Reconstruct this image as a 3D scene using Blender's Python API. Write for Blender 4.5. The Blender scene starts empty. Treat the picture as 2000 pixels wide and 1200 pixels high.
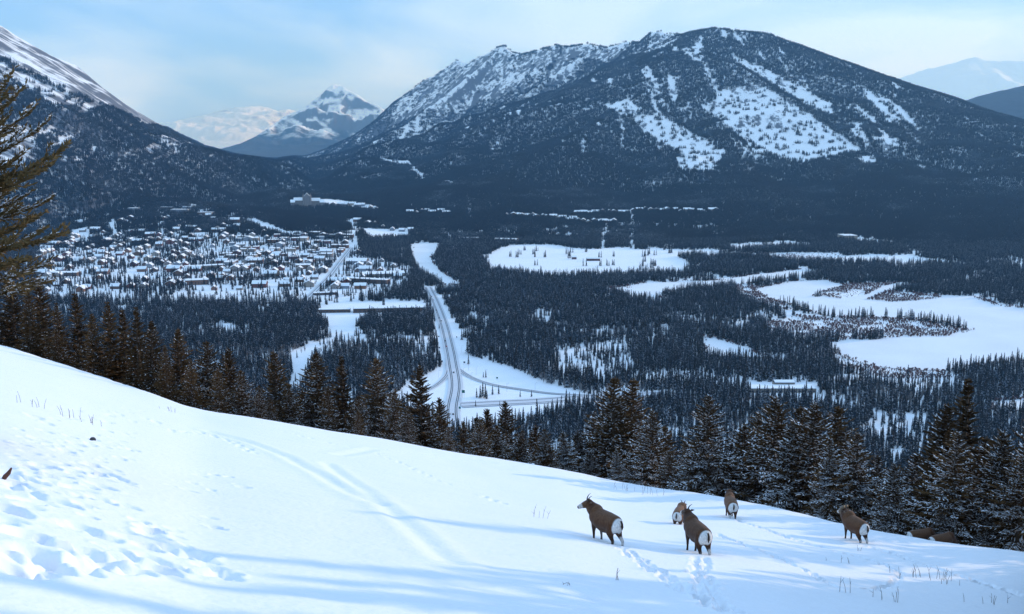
import bpy, bmesh, math, random
import numpy as np
from mathutils import Vector, Matrix

random.seed(11)
RNG = np.random.default_rng(11)
scene = bpy.context.scene
COL = scene.collection

# ------------------------------------------------------------------ camera
EYE = 290.0                      # metres above the valley floor (z = 0)
FPX = 1963.0                     # focal length in pixels of a 2000 px wide picture
PITCH = math.radians(9.5)
cam_data = bpy.data.cameras.new('camera')
cam_data.sensor_width = 36.0
cam_data.lens = 36.0 * FPX / 2000.0
cam_data.clip_start = 0.5
cam_data.clip_end = 120000.0
cam = bpy.data.objects.new('camera', cam_data)
COL.objects.link(cam)
cam.location = (0, 0, EYE)
cam.rotation_euler = (math.radians(90) - PITCH, 0, 0)
scene.camera = cam

# ------------------------------------------------------------------ sky, sun, exposure
SUN_AZ = math.radians(62)        # to the right of the view direction (+Y), clockwise
SUN_EL = math.radians(12)
sun_vec = Vector((math.sin(SUN_AZ) * math.cos(SUN_EL), math.cos(SUN_AZ) * math.cos(SUN_EL), math.sin(SUN_EL)))
world = bpy.data.worlds.new('World')
scene.world = world
world.use_nodes = True
wn, wl = world.node_tree.nodes, world.node_tree.links
wn.clear()
w_out = wn.new('ShaderNodeOutputWorld')
w_bg = wn.new('ShaderNodeBackground')
w_bg.inputs['Strength'].default_value = 0.1
w_sky = wn.new('ShaderNodeTexSky')
w_sky.sky_type = 'NISHITA'
w_sky.sun_disc = False
w_sky.sun_elevation = SUN_EL
w_sky.sun_rotation = SUN_AZ
w_sky.altitude = 1600
w_tc = wn.new('ShaderNodeTexCoord')
w_map = wn.new('ShaderNodeMapping')
w_map.inputs['Scale'].default_value = (1.6, 1.6, 5.0)
w_noise = wn.new('ShaderNodeTexNoise')
w_noise.inputs['Scale'].default_value = 2.6
w_noise.inputs['Detail'].default_value = 5.0
w_noise.inputs['Roughness'].default_value = 0.45
w_noise.inputs['Distortion'].default_value = 0.4
w_ramp = wn.new('ShaderNodeValToRGB')          # overcast layer: blue-grey cloud to thin bright cloud
w_ramp.color_ramp.elements[0].position = 0.42
w_ramp.color_ramp.elements[0].color = (2.7, 6.1, 12.4, 1)
w_ramp.color_ramp.elements[1].position = 0.64
w_ramp.color_ramp.elements[1].color = (6.4, 9.6, 14.0, 1)
w_dot = wn.new('ShaderNodeVectorMath'); w_dot.operation = 'DOT_PRODUCT'
w_dot.inputs[1].default_value = sun_vec
w_max = wn.new('ShaderNodeMath'); w_max.operation = 'MAXIMUM'; w_max.inputs[1].default_value = 0.0
w_pow = wn.new('ShaderNodeMath'); w_pow.operation = 'POWER'; w_pow.inputs[1].default_value = 4.0
w_glow = wn.new('ShaderNodeMix'); w_glow.data_type = 'RGBA'; w_glow.blend_type = 'ADD'
w_glow.inputs['B'].default_value = (1.7, 1.7, 1.8, 1)
w_mix = wn.new('ShaderNodeMix'); w_mix.data_type = 'RGBA'
w_mix.inputs['Factor'].default_value = 0.82
wl.new(w_tc.outputs['Generated'], w_map.inputs['Vector'])
wl.new(w_map.outputs['Vector'], w_noise.inputs['Vector'])
w_sep = wn.new('ShaderNodeSeparateXYZ')
w_el = wn.new('ShaderNodeMapRange'); w_el.inputs['From Min'].default_value = 0.0; w_el.inputs['From Max'].default_value = 0.17
w_el.inputs['To Min'].default_value = 0.0; w_el.inputs['To Max'].default_value = 0.05
w_add = wn.new('ShaderNodeMath'); w_add.operation = 'ADD'
wl.new(w_tc.outputs['Generated'], w_sep.inputs[0]); wl.new(w_sep.outputs['Z'], w_el.inputs['Value'])
wl.new(w_noise.outputs['Fac'], w_add.inputs[0]); wl.new(w_el.outputs['Result'], w_add.inputs[1])
wl.new(w_add.outputs[0], w_ramp.inputs['Fac'])
wl.new(w_tc.outputs['Generated'], w_dot.inputs[0])
wl.new(w_dot.outputs['Value'], w_max.inputs[0])
wl.new(w_max.outputs['Value'], w_pow.inputs[0])
wl.new(w_pow.outputs['Value'], w_glow.inputs['Factor'])
wl.new(w_ramp.outputs['Color'], w_glow.inputs['A'])
wl.new(w_sky.outputs['Color'], w_mix.inputs['A'])
wl.new(w_glow.outputs['Result'], w_mix.inputs['B'])
wl.new(w_mix.outputs['Result'], w_bg.inputs['Color'])
wl.new(w_bg.outputs['Background'], w_out.inputs['Surface'])

sun_data = bpy.data.lights.new('sun', 'SUN')
sun_data.energy = 2.5
sun_data.angle = math.radians(0.9)
sun_data.color = (1.0, 0.92, 0.84)
sun = bpy.data.objects.new('sun', sun_data)
COL.objects.link(sun)
sun.rotation_euler = sun_vec.to_track_quat('Z', 'Y').to_euler()

scene.view_settings.view_transform = 'Standard'
scene.view_settings.look = 'None'
scene.view_settings.exposure = 0.2
scene.view_settings.gamma = 1.0
scene.view_settings.use_curve_mapping = False
scene.cycles.max_bounces = 5
scene.cycles.diffuse_bounces = 2
scene.cycles.glossy_bounces = 1
scene.cycles.transmission_bounces = 1
scene.cycles.volume_bounces = 0
scene.cycles.use_denoising = True

# ------------------------------------------------------------------ picture <-> place
CP, SP = math.cos(PITCH), math.sin(PITCH)
def ray(u, v):
    a, b = (u - 1000.0) / FPX, (600.0 - v) / FPX
    return np.array((a, CP + b * SP, -SP + b * CP))
def az_slope(u, v):
    d = ray(u, v); h = math.hypot(d[0], d[1])
    return math.atan2(d[0], d[1]), d[2] / h
def at_dist(u, v, dist):                      # point seen at (u,v) at that horizontal distance
    a, s = az_slope(u, v)
    return np.array((math.sin(a) * dist, math.cos(a) * dist, EYE + s * dist))
def floor_pt(u, v, z=0.0):                    # point of the valley floor seen at (u,v)
    d = ray(u, v); k = (z - EYE) / d[2]
    return np.array((d[0] * k, d[1] * k, z))
def project(x, y, z):
    zz = z - EYE
    dep = y * CP - zz * SP
    up = y * SP + zz * CP
    return 1000.0 + FPX * x / dep, 600.0 - FPX * up / dep
def in_poly(u, v, poly):
    inside = np.zeros(u.shape, bool)
    n = len(poly)
    for i in range(n):
        x1, y1 = poly[i]; x2, y2 = poly[(i + 1) % n]
        if y1 == y2: continue
        c = ((y1 > v) != (y2 > v)) & (u < (x2 - x1) * (v - y1) / (y2 - y1) + x1)
        inside ^= c
    return inside

# ------------------------------------------------------------------ noise
def _hash(ix, iy, s):
    h = (ix.astype(np.int64) * 374761393 + iy.astype(np.int64) * 668265263 + s * 974711) & 0xffffffff
    h = ((h ^ (h >> 13)) * 1274126177) & 0xffffffff
    h = h ^ (h >> 16)
    return (h & 0xffff) / 65535.0
def vnoise(x, y, s=0):
    ix, iy = np.floor(x), np.floor(y)
    fx, fy = x - ix, y - iy
    fx = fx * fx * (3 - 2 * fx); fy = fy * fy * (3 - 2 * fy)
    ix = ix.astype(np.int64); iy = iy.astype(np.int64)
    a = _hash(ix, iy, s); b = _hash(ix + 1, iy, s); c = _hash(ix, iy + 1, s); d = _hash(ix + 1, iy + 1, s)
    return (a + (b - a) * fx) * (1 - fy) + (c + (d - c) * fx) * fy
def fbm(x, y, s=0, o=4, gain=0.5):
    t = 0.0; a = 1.0; n = 0.0
    for i in range(o):
        t = t + a * vnoise(x * 2 ** i + 17.3 * i, y * 2 ** i - 9.1 * i, s + i); n += a; a *= gain
    return t / n
def ridged(x, y, s=0, o=4):
    t = 0.0; a = 1.0; n = 0.0
    for i in range(o):
        t = t + a * (1 - np.abs(2 * vnoise(x * 2 ** i + 5.7 * i, y * 2 ** i + 3.3 * i, s + i) - 1)); n += a; a *= 0.5
    return t / n
def sstep(a, b, x):
    t = np.clip((x - a) / (b - a), 0, 1)
    return t * t * (3 - 2 * t)

# ------------------------------------------------------------------ mesh and object helpers
def link(name, me, parent=None, mats=()):
    o = bpy.data.objects.new(name, me)
    COL.objects.link(o)
    if parent is not None: o.parent = parent
    for m in mats: me.materials.append(m)
    return o
def mesh_np(name, verts, faces, smooth=True):
    me = bpy.data.meshes.new(name)
    verts = np.asarray(verts, np.float32); faces = np.asarray(faces, np.int32)
    k = faces.shape[1]
    me.vertices.add(len(verts)); me.vertices.foreach_set('co', verts.ravel())
    me.loops.add(faces.size); me.loops.foreach_set('vertex_index', faces.ravel())
    me.polygons.add(len(faces)); me.polygons.foreach_set('loop_start', np.arange(0, faces.size, k, dtype=np.int32))
    me.polygons.foreach_set('use_smooth', np.full(len(faces), smooth))
    me.update(calc_edges=True)
    return me
def mesh_py(name, verts, faces, smooth=False):
    me = bpy.data.meshes.new(name)
    me.from_pydata([tuple(v) for v in verts], [], faces)
    if smooth:
        for p in me.polygons: p.use_smooth = True
    me.update()
    return me
def tag(o, label=None, cat=None, group=None, kind=None):
    if label: o['label'] = label
    if cat: o['category'] = cat
    if group: o['group'] = group
    if kind: o['kind'] = kind
    return o
def empty(name, loc, rz=0.0, scale=1.0):
    o = bpy.data.objects.new(name, None)
    COL.objects.link(o)
    o.location = loc; o.rotation_euler = (0, 0, rz); o.scale = (scale,) * 3
    o.empty_display_size = 0.3
    return o
class MB:                                        # collects boxes, prisms and tubes of ONE part
    def __init__(s): s.v = []; s.f = []
    def add(s, vs, fs):
        n = len(s.v); s.v += [tuple(p) for p in vs]; s.f += [tuple(i + n for i in f) for f in fs]; return s
    def box(s, x0, x1, y0, y1, z0, z1):
        return s.add([(x0,y0,z0),(x1,y0,z0),(x1,y1,z0),(x0,y1,z0),(x0,y0,z1),(x1,y0,z1),(x1,y1,z1),(x0,y1,z1)],
                     [(3,2,1,0),(4,5,6,7),(0,1,5,4),(1,2,6,5),(2,3,7,6),(3,0,4,7)])
    def prism(s, prof, y0, y1):                  # profile in x,z swept along y
        n = len(prof)
        vs = [(x, y0, z) for x, z in prof] + [(x, y1, z) for x, z in prof]
        fs = [tuple(range(n)), tuple(range(2 * n - 1, n - 1, -1))] + [(i, i + n, (i + 1) % n + n, (i + 1) % n) for i in range(n)]
        return s.add(vs, fs)
    def tube(s, pts, rad, k=6):
        pts = [Vector(p) for p in pts]; rings = []
        vs = []
        for i, p in enumerate(pts):
            t = (pts[min(i + 1, len(pts) - 1)] - pts[max(i - 1, 0)]).normalized()
            a = t.orthogonal().normalized() if i == 0 else (rings[-1] - t * rings[-1].dot(t)).normalized()
            rings.append(a); b = t.cross(a)
            r = rad[i] if hasattr(rad, '__len__') else rad
            for j in range(k):
                q = 2 * math.pi * j / k
                vs.append(p + (a * math.cos(q) + b * math.sin(q)) * r)
        fs = [(i * k + j, i * k + (j + 1) % k, (i + 1) * k + (j + 1) % k, (i + 1) * k + j) for i in range(len(pts) - 1) for j in range(k)]
        fs += [tuple(range(k - 1, -1, -1)), tuple(range((len(pts) - 1) * k, len(pts) * k))]
        return s.add(vs, fs)
    def mesh(s, name, smooth=False): return mesh_py(name, s.v, s.f, smooth)
    def build(s, name, mat, parent=None, smooth=False): return link(name, s.mesh(name, smooth), parent, (mat,))

# ------------------------------------------------------------------ materials
def new_mat(name):
    m = bpy.data.materials.new(name); m.use_nodes = True
    return m, m.node_tree.nodes, m.node_tree.links, m.node_tree.nodes['Principled BSDF']
def plain(name, col, rough=0.8, vary=0.12, scale=3.0, spec=0.2):
    m, n, l, b = new_mat(name)
    tc = n.new('ShaderNodeTexCoord'); no = n.new('ShaderNodeTexNoise'); no.inputs['Scale'].default_value = scale; no.inputs['Detail'].default_value = 5
    mx = n.new('ShaderNodeMix'); mx.data_type = 'RGBA'
    mx.inputs['A'].default_value = (*[c * (1 - vary) for c in col], 1); mx.inputs['B'].default_value = (*[min(1, c * (1 + vary)) for c in col], 1)
    l.new(tc.outputs['Object'], no.inputs['Vector']); l.new(no.outputs['Fac'], mx.inputs['Factor']); l.new(mx.outputs['Result'], b.inputs['Base Color'])
    b.inputs['Roughness'].default_value = rough; b.inputs['Specular IOR Level'].default_value = spec
    return m
def leafy(name, col_a, col_b, rough=0.9):        # colour varies from tree to tree and within one
    m, n, l, b = new_mat(name)
    oi = n.new('ShaderNodeObjectInfo'); ge = n.new('ShaderNodeNewGeometry')
    ad = n.new('ShaderNodeMath'); ad.operation = 'ADD'
    mu = n.new('ShaderNodeMath'); mu.operation = 'MULTIPLY'; mu.inputs[1].default_value = 0.5
    mx = n.new('ShaderNodeMix'); mx.data_type = 'RGBA'
    mx.inputs['A'].default_value = (*col_a, 1); mx.inputs['B'].default_value = (*col_b, 1)
    l.new(oi.outputs['Random'], ad.inputs[0]); l.new(ge.outputs['Random Per Island'], ad.inputs[1]); l.new(ad.outputs[0], mu.inputs[0])
    l.new(mu.outputs[0], mx.inputs['Factor']); l.new(mx.outputs['Result'], b.inputs['Base Color'])
    b.inputs['Roughness'].default_value = rough; b.inputs['Specular IOR Level'].default_value = 0.1
    return m
def snow_mat(name, bump=0.0, scale=8.0, low=0.84):
    m, n, l, b = new_mat(name)
    tc = n.new('ShaderNodeTexCoord'); no = n.new('ShaderNodeTexNoise'); no.inputs['Scale'].default_value = scale; no.inputs['Detail'].default_value = 8
    mx = n.new('ShaderNodeMix'); mx.data_type = 'RGBA'
    mx.inputs['A'].default_value = (low, low + .02, low + .04, 1); mx.inputs['B'].default_value = (0.90, 0.905, 0.91, 1)
    l.new(tc.outputs['Object'], no.inputs['Vector']); l.new(no.outputs['Fac'], mx.inputs['Factor']); l.new(mx.outputs['Result'], b.inputs['Base Color'])
    b.inputs['Roughness'].default_value = 0.75; b.inputs['Specular IOR Level'].default_value = 0.25
    if bump:
        bp = n.new('ShaderNodeBump'); bp.inputs['Strength'].default_value = bump; bp.inputs['Distance'].default_value = 0.05
        l.new(no.outputs['Fac'], bp.inputs['Height']); l.new(bp.outputs['Normal'], b.inputs['Normal'])
    return m
def mountain_mat(name, treeline=None, rock_lo=0.62, rock_hi=0.80, scale=0.004, stretch=(1, 1, 1), axis=None):
    m, n, l, b = new_mat(name)
    ge = n.new('ShaderNodeNewGeometry'); sp = n.new('ShaderNodeSeparateXYZ'); l.new(ge.outputs['Normal'], sp.inputs[0])
    tc = n.new('ShaderNodeTexCoord'); mp = n.new('ShaderNodeMapping'); mp.inputs['Scale'].default_value = stretch
    no = n.new('ShaderNodeTexNoise'); no.inputs['Scale'].default_value = scale; no.inputs['Detail'].default_value = 10; no.inputs['Roughness'].default_value = 0.68
    if axis is not None:                         # beds of rock running along an axis
        e1 = Vector(axis).normalized(); e2 = e1.cross(Vector((0, 0, 1))).normalized(); e3 = e1.cross(e2)
        cb = n.new('ShaderNodeCombineXYZ')
        for k, e in enumerate((e1, e2, e3)):
            d = n.new('ShaderNodeVectorMath'); d.operation = 'DOT_PRODUCT'; d.inputs[1].default_value = e
            l.new(tc.outputs['Object'], d.inputs[0]); l.new(d.outputs['Value'], cb.inputs[k])
        l.new(cb.outputs[0], mp.inputs['Vector'])
    else: l.new(tc.outputs['Object'], mp.inputs['Vector'])
    l.new(mp.outputs['Vector'], no.inputs['Vector'])
    ma = n.new('ShaderNodeMath'); ma.operation = 'MULTIPLY_ADD'; ma.inputs[1].default_value = 0.9; l.new(no.outputs['Fac'], ma.inputs[0]); l.new(sp.outputs['Z'], ma.inputs[2])
    mr = n.new('ShaderNodeMapRange'); mr.inputs['From Min'].default_value = rock_lo + 0.45; mr.inputs['From Max'].default_value = rock_hi + 0.45
    l.new(ma.outputs[0], mr.inputs['Value'])
    mx = n.new('ShaderNodeMix'); mx.data_type = 'RGBA'
    mx.inputs['A'].default_value = (0.13, 0.135, 0.15, 1); mx.inputs['B'].default_value = (0.86, 0.875, 0.89, 1)
    l.new(mr.outputs['Result'], mx.inputs['Factor'])
    last = mx
    if treeline:                                 # woods too far away to tell the trees apart
        sx = n.new('ShaderNodeSeparateXYZ'); l.new(tc.outputs['Object'], sx.inputs[0])
        a2 = n.new('ShaderNodeMath'); a2.operation = 'MULTIPLY_ADD'; a2.inputs[1].default_value = treeline * 1.3
        l.new(no.outputs['Fac'], a2.inputs[0]); l.new(sx.outputs['Z'], a2.inputs[2])
        m2 = n.new('ShaderNodeMapRange'); m2.inputs['From Min'].default_value = treeline * 1.45; m2.inputs['From Max'].default_value = treeline * 1.75
        l.new(a2.outputs[0], m2.inputs['Value'])
        mx2 = n.new('ShaderNodeMix'); mx2.data_type = 'RGBA'; mx2.inputs['A'].default_value = (0.05, 0.06, 0.07, 1)
        l.new(m2.outputs['Result'], mx2.inputs['Factor']); l.new(mx.outputs['Result'], mx2.inputs['B']); last = mx2
    l.new(last.outputs['Result'], b.inputs['Base Color'])
    b.inputs['Roughness'].default_value = 0.9; b.inputs['Specular IOR Level'].default_value = 0.1
    return m

M_SNOW_NEAR = snow_mat('wind_packed_snow', 0.5, 7.0)
M_SNOW = snow_mat('valley_snow', 0.0, 0.05)
M_ICE = snow_mat('snow_on_ice', 0.0, 0.012, 0.70)
M_SNOW_TWIG = snow_mat('snow_on_twigs', 0.0, 3.0)
M_MOUNT = mountain_mat('mountain_snow_and_rock', None, 0.77, 0.85, 0.026, (1, .5, .7))
M_RUNDLE = mountain_mat('dip_slope_snow_and_rock', None, 0.80, 0.92, 0.018, (.12, 1.0, 1.5), (.62, .05, -.42))
M_FAR = mountain_mat('far_mountain', 420.0, 0.67, 0.84, 0.0028, (1, 1, 1.6))
M_BARK = plain('conifer_bark', (0.10, 0.075, 0.055), 0.95, 0.35, 9)
M_NEEDLE = leafy('brown_olive_needles', (0.034, 0.021, 0.010), (0.150, 0.084, 0.036))
M_NEEDLE_NEAR = leafy('sunlit_olive_needles', (0.055, 0.042, 0.019), (0.15, 0.10, 0.042))
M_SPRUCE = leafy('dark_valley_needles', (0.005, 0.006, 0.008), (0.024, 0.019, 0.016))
M_FROST = leafy('frosted_needles', (0.07, 0.085, 0.10), (0.32, 0.36, 0.41))
M_TWIG = leafy('bare_frosted_twigs', (0.10, 0.085, 0.08), (0.30, 0.28, 0.27))
M_WILLOW = leafy('red_willow_twigs', (0.075, 0.032, 0.028), (0.16, 0.075, 0.06))
M_ASPH = plain('wet_asphalt', (0.085, 0.085, 0.09), 0.6, 0.3, 0.4)
M_PACKED = plain('packed_road_snow', (0.62, 0.64, 0.67), 0.7, 0.08, 0.3)
M_DARK = plain('dark_glass', (0.03, 0.035, 0.045), 0.2, 0.1, 2, 0.5)
M_METAL = plain('galvanised_metal', (0.28, 0.28, 0.29), 0.5, 0.1, 4, 0.5)
M_SIGN = plain('green_sign_face', (0.02, 0.12, 0.09), 0.5, 0.05, 2)
M_SIGNBACK = plain('dark_sign_back', (0.05, 0.055, 0.06), 0.6, 0.1, 2)
WALLS = {'brown': plain('brown_timber_wall', (0.13, 0.075, 0.05)), 'red': plain('dull_red_wall', (0.16, 0.055, 0.042)),
         'beige': plain('beige_render_wall', (0.28, 0.24, 0.20)), 'grey': plain('grey_siding_wall', (0.22, 0.24, 0.27)),
         'orange': plain('orange_brown_wall', (0.20, 0.10, 0.06)), 'stone': plain('grey_stone_wall', (0.25, 0.22, 0.20))}
M_ROOFEDGE = plain('dark_roof_edge', (0.07, 0.06, 0.055), 0.9)

# ================================================================== THE SETTING: terrain
# --- the snowy slope the camera stands on: its skyline as azimuth -> (sight slope, distance of the edge)
SKY_PX = [(-900, 560), (-300, 606), (0, 673), (60, 691), (108, 706), (207, 739), (270, 760), (315, 775), (345, 787), (390, 800), (500, 817), (600, 833),
          (650, 843), (750, 858), (900, 886), (1000, 901), (1100, 916), (1200, 938), (1300, 954), (1400, 966), (1500, 985), (1600, 1008),
          (1700, 1030), (1780, 1046), (1850, 1057), (1950, 1068), (2000, 1073), (2300, 1125), (2900, 1200)]
_az = np.array([az_slope(u, v - 5)[0] for u, v in SKY_PX]); _ts = np.array([az_slope(u, v - 5)[1] for u, v in SKY_PX])
_D = np.interp([u for u, v in SKY_PX], [-300, 0, 200, 345, 500, 1000, 1190, 1400, 1670, 2000, 2600], [78, 74, 66, 58, 56, 56, 55, 48, 41, 38, 36])
_ga = np.linspace(_az[0], _az[-1], 900)               # rounded, no kinks
_gk = np.exp(-np.linspace(-2.2, 2.2, 41) ** 2); _gk /= _gk.sum()
_ts = np.convolve(np.pad(np.interp(_ga, _az, _ts), 20, 'edge'), _gk, 'valid'); _D = np.convolve(np.pad(np.interp(_ga, _az, _D), 20, 'edge'), _gk, 'valid'); _az = _ga
def near_h(r, a):
    t = np.interp(a, _az, _ts); D = np.interp(a, _az, _D)
    A = 2.0 * (1 - (r / D) ** 3)
    B = (0.60 + t) * (r - D)
    k = 0.16
    G = np.where(r < D * 2, 0.5 * (A + B + np.sqrt((A - B) ** 2 + k)), B)
    return EYE + t * r - G

# --- mountains: crests and spurs given as (u, v, distance); each falls away over a width W
RUNDLE = [([(-700, -120, 4700), (-300, -40, 4900), (-120, 10, 5100), (0, 46, 5400), (30, 66, 5500), (100, 108, 5900), (150, 130, 6250), (200, 174, 6800), (250, 212, 7500), (300, 243, 8400), (350, 271, 9500), (400, 291, 10800), (460, 305, 12000)], 1550, 1.1),
          ([(-500, 60, 4300), (0, 118, 4700), (100, 165, 5200), (200, 212, 5900), (290, 252, 6700), (380, 294, 7600)], 1150, 1.15)]
SULPHUR = [([(1330, 72, 7000), (1395, 56, 6600), (1440, 60, 6500), (1500, 66, 6450), (1560, 88, 6400), (1620, 110, 6300), (1700, 140, 6400), (1780, 170, 6600), (1860, 194, 6800), (1930, 220, 7000), (2000, 242, 7200), (2300, 300, 7600)], 2900, 1.35),
           ([(1395, 56, 6600), (1320, 66, 7200), (1285, 60, 7400), (1240, 84, 7700), (1170, 89, 8200), (1105, 92, 8700), (1045, 102, 9100), (985, 94, 9500), (940, 114, 10100), (890, 126, 10700), (830, 162, 11500), (770, 212, 12600), (735, 248, 13400), (690, 276, 14300)], 1550, 1.1),
           ([(1400, 58, 6550), (1330, 128, 6050), (1230, 205, 5450), (1100, 285, 4750), (980, 345, 4250), (890, 380, 4000)], 1050, 1.0),
           ([(1300, 66, 7300), (1150, 180, 6650), (1000, 262, 6050), (850, 322, 5550), (740, 350, 5250)], 1150, 1.0),
           ([(1170, 91, 8200), (1050, 170, 7800), (930, 240, 7300), (800, 296, 6800), (690, 322, 6500)], 950, 1.0),
           ([(985, 94, 9500), (900, 168, 9000), (800, 248, 8500), (700, 298, 8000), (600, 316, 7700)], 950, 1.0),
           
           ([(1400, 92, 6250), (1385, 118, 6000), (1440, 133, 5800), (1500, 165, 5550), (1560, 202, 5350), (1600, 230, 5150), (1650, 262, 4950), (1690, 290, 4750), (1770, 325, 4450), (1850, 360, 4200), (1930, 395, 3900), (2000, 430, 3600), (2150, 480, 3100)], 1250, 1.1),
           ([(1250, 225, 5400), (1320, 262, 5000), (1400, 312, 4500), (1480, 362, 4000)], 900, 1.15)]
LOW = [([(60, 395, 3900), (200, 388, 3850), (330, 392, 3700), (420, 405, 3500), (520, 432, 3250)], 620, 1.3),
       ([(520, 372, 4500), (610, 384, 4050), (720, 385, 4200), (830, 372, 4500), (760, 330, 5200)], 800, 1.3)]
def ridge_h(x, y, ridges, wob):
    best = np.zeros_like(x)
    for pts, W, p in ridges:
        P = np.array([at_dist(*q) for q in pts])
        for i in range(len(P) - 1):
            a, b = P[i], P[i + 1]
            d = b[:2] - a[:2]; L2 = d @ d
            t = np.clip(((x - a[0]) * d[0] + (y - a[1]) * d[1]) / L2, 0, 1)
            dist = np.hypot(x - a[0] - t * d[0], y - a[1] - t * d[1])
            zr = a[2] + t * (b[2] - a[2])
            h = zr * np.clip(1 - dist * wob / W, 0, 1) ** p
            best = np.maximum(best, h)
    return best
CREST = [(-700, -120), (-120, 10), (0, 46), (30, 66), (100, 106), (150, 126), (200, 170), (250, 207), (300, 238), (350, 266), (400, 288), (460, 303), (540, 314), (600, 306), (640, 292), (690, 268), (735, 238), (770, 203), (800, 182), (830, 156), (850, 150), (872, 128), (895, 119), (912, 126), (940, 112), (965, 98), (985, 92), (1002, 106), (1022, 109), (1050, 102), (1082, 91), (1110, 95),
         (1150, 88), (1182, 96), (1205, 90), (1222, 84), (1250, 86), (1275, 63), (1296, 60), (1330, 70), (1350, 64), (1395, 55), (1440, 60), (1500, 66), (1560, 88), (1620, 110), (1700, 138), (1780, 166), (1860, 190), (1930, 216), (2000, 236), (2300, 300)]
_ca = np.array([az_slope(q, w)[0] for q, w in CREST]); _cs = np.array([az_slope(q, w + 3)[1] for q, w in CREST])
def land(x, y):
    """height and region (0 valley, 1 left mountain, 2 right mountain) of the land beyond the camera's slope"""
    r = np.hypot(x, y); a = np.arctan2(x, y)
    wob = 0.86 + 0.34 * fbm(x / 420, y / 420, 5, 3)
    h1 = ridge_h(x, y, RUNDLE, wob); h2 = ridge_h(x, y, SULPHUR, wob); h3 = ridge_h(x, y, LOW, wob)
    hm = np.maximum(h1, h2)
    gul = (ridged(x / 520, y / 520, 31, 5) - 0.62)
    amp = np.clip(hm / 300.0, 0, 1) * 62.0
    keep = np.clip((hm) / 40.0, 0, 1)
    z = np.maximum(hm + gul * amp * keep, h3)
    fine = (ridged(x / 90, y / 90, 77, 3) - 0.6) * np.clip(hm / 300, 0, 1) * 9
    z = z + fine
    top = np.interp(a, _ca, _cs); over = (z - EYE) / np.maximum(r, 1) - top        # the crests end here: beyond, the land falls away
    z = np.where((over > 0) & (r > 3000), EYE + r * (top - .3 * over), z)
    floor = 0.35 * fbm(x / 60, y / 60, 3, 2) + sstep(5200, 9000, y) * 25
    reg = np.where(hm > 14, np.where(h1 > h2, 1, 2), 0)
    z = np.maximum(z, 0) + floor
    zn = near_h(r, np.clip(a, -0.9, 0.9)) + 5.0 * (fbm(x / 55, y / 55, 9, 3) - 0.5) * sstep(80, 160, r)
    k = 60.0
    zz = np.where(r < 900, 0.5 * (z + zn + np.sqrt((z - zn) ** 2 + k * np.clip((zn + 60) / 60, 0, 1))), z)
    return np.where(r < 900, np.where(zn < -60, z, zz), z), reg

def polar_grid(rs, azs):
    R, A = np.meshgrid(rs, azs, indexing='ij')
    return R * np.sin(A), R * np.cos(A), R, A
def grid_faces(nr, na):
    i = np.arange(nr * na).reshape(nr, na)
    return np.stack([i[:-1, :-1], i[:-1, 1:], i[1:, 1:], i[1:, :-1]], -1).reshape(-1, 4)
def sub_mesh(name, verts, faces):
    used = np.unique(faces); remap = np.zeros(len(verts), np.int32); remap[used] = np.arange(len(used))
    return mesh_np(name, verts[used], remap[faces])

R_JOIN = 95.0
azs = np.concatenate([np.linspace(-1.0, -0.60, 30)[:-1], np.linspace(-0.60, 0.60, 760), np.linspace(0.60, 1.0, 30)[1:]])
rs = np.concatenate([np.linspace(R_JOIN, 600, 60)[:-1], np.linspace(600, 3000, 90)[:-1], np.linspace(3000, 7600, 190)[:-1], np.linspace(7600, 15000, 130)])
TX, TY, TR, TA = polar_grid(rs, azs)
TZ, TREG = land(TX, TY)
TZ[0] = near_h(TR[0], np.clip(TA[0], -0.9, 0.9))
verts = np.stack([TX, TY, TZ], -1).reshape(-1, 3)
faces = grid_faces(len(rs), len(azs))
freg = TREG.reshape(-1)[faces[:, 0]]
for k, (nm, mat) in enumerate([('valley_ground', M_SNOW), ('mountain', M_RUNDLE), ('mountain', M_MOUNT)]):
    o = link(nm, sub_mesh(nm, verts, faces[freg == k]), None, (mat,))
    tag(o, ['snow covered valley floor under woods and town', 'steep snowy mountain with slanting rock ribs left of the valley gap', 'broad wooded mountain with white rock faces right of the valley gap'][k], ['ground', 'mountain', 'mountain'][k], None, 'structure')
# horizon seen from the camera: what a point must rise above to show
SL = (TZ - EYE) / TR
HOR = np.maximum.accumulate(SL, axis=0)
def horizon_before(r, a):
    i = np.clip(np.searchsorted(rs, r) - 1, 0, len(rs) - 1); j = np.clip(np.searchsorted(azs, a), 0, len(azs) - 1)
    return HOR[i, j]
def land_z(x, y): 
    return land(np.atleast_1d(np.asarray(x, float)), np.atleast_1d(np.asarray(y, float)))[0]

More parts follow.
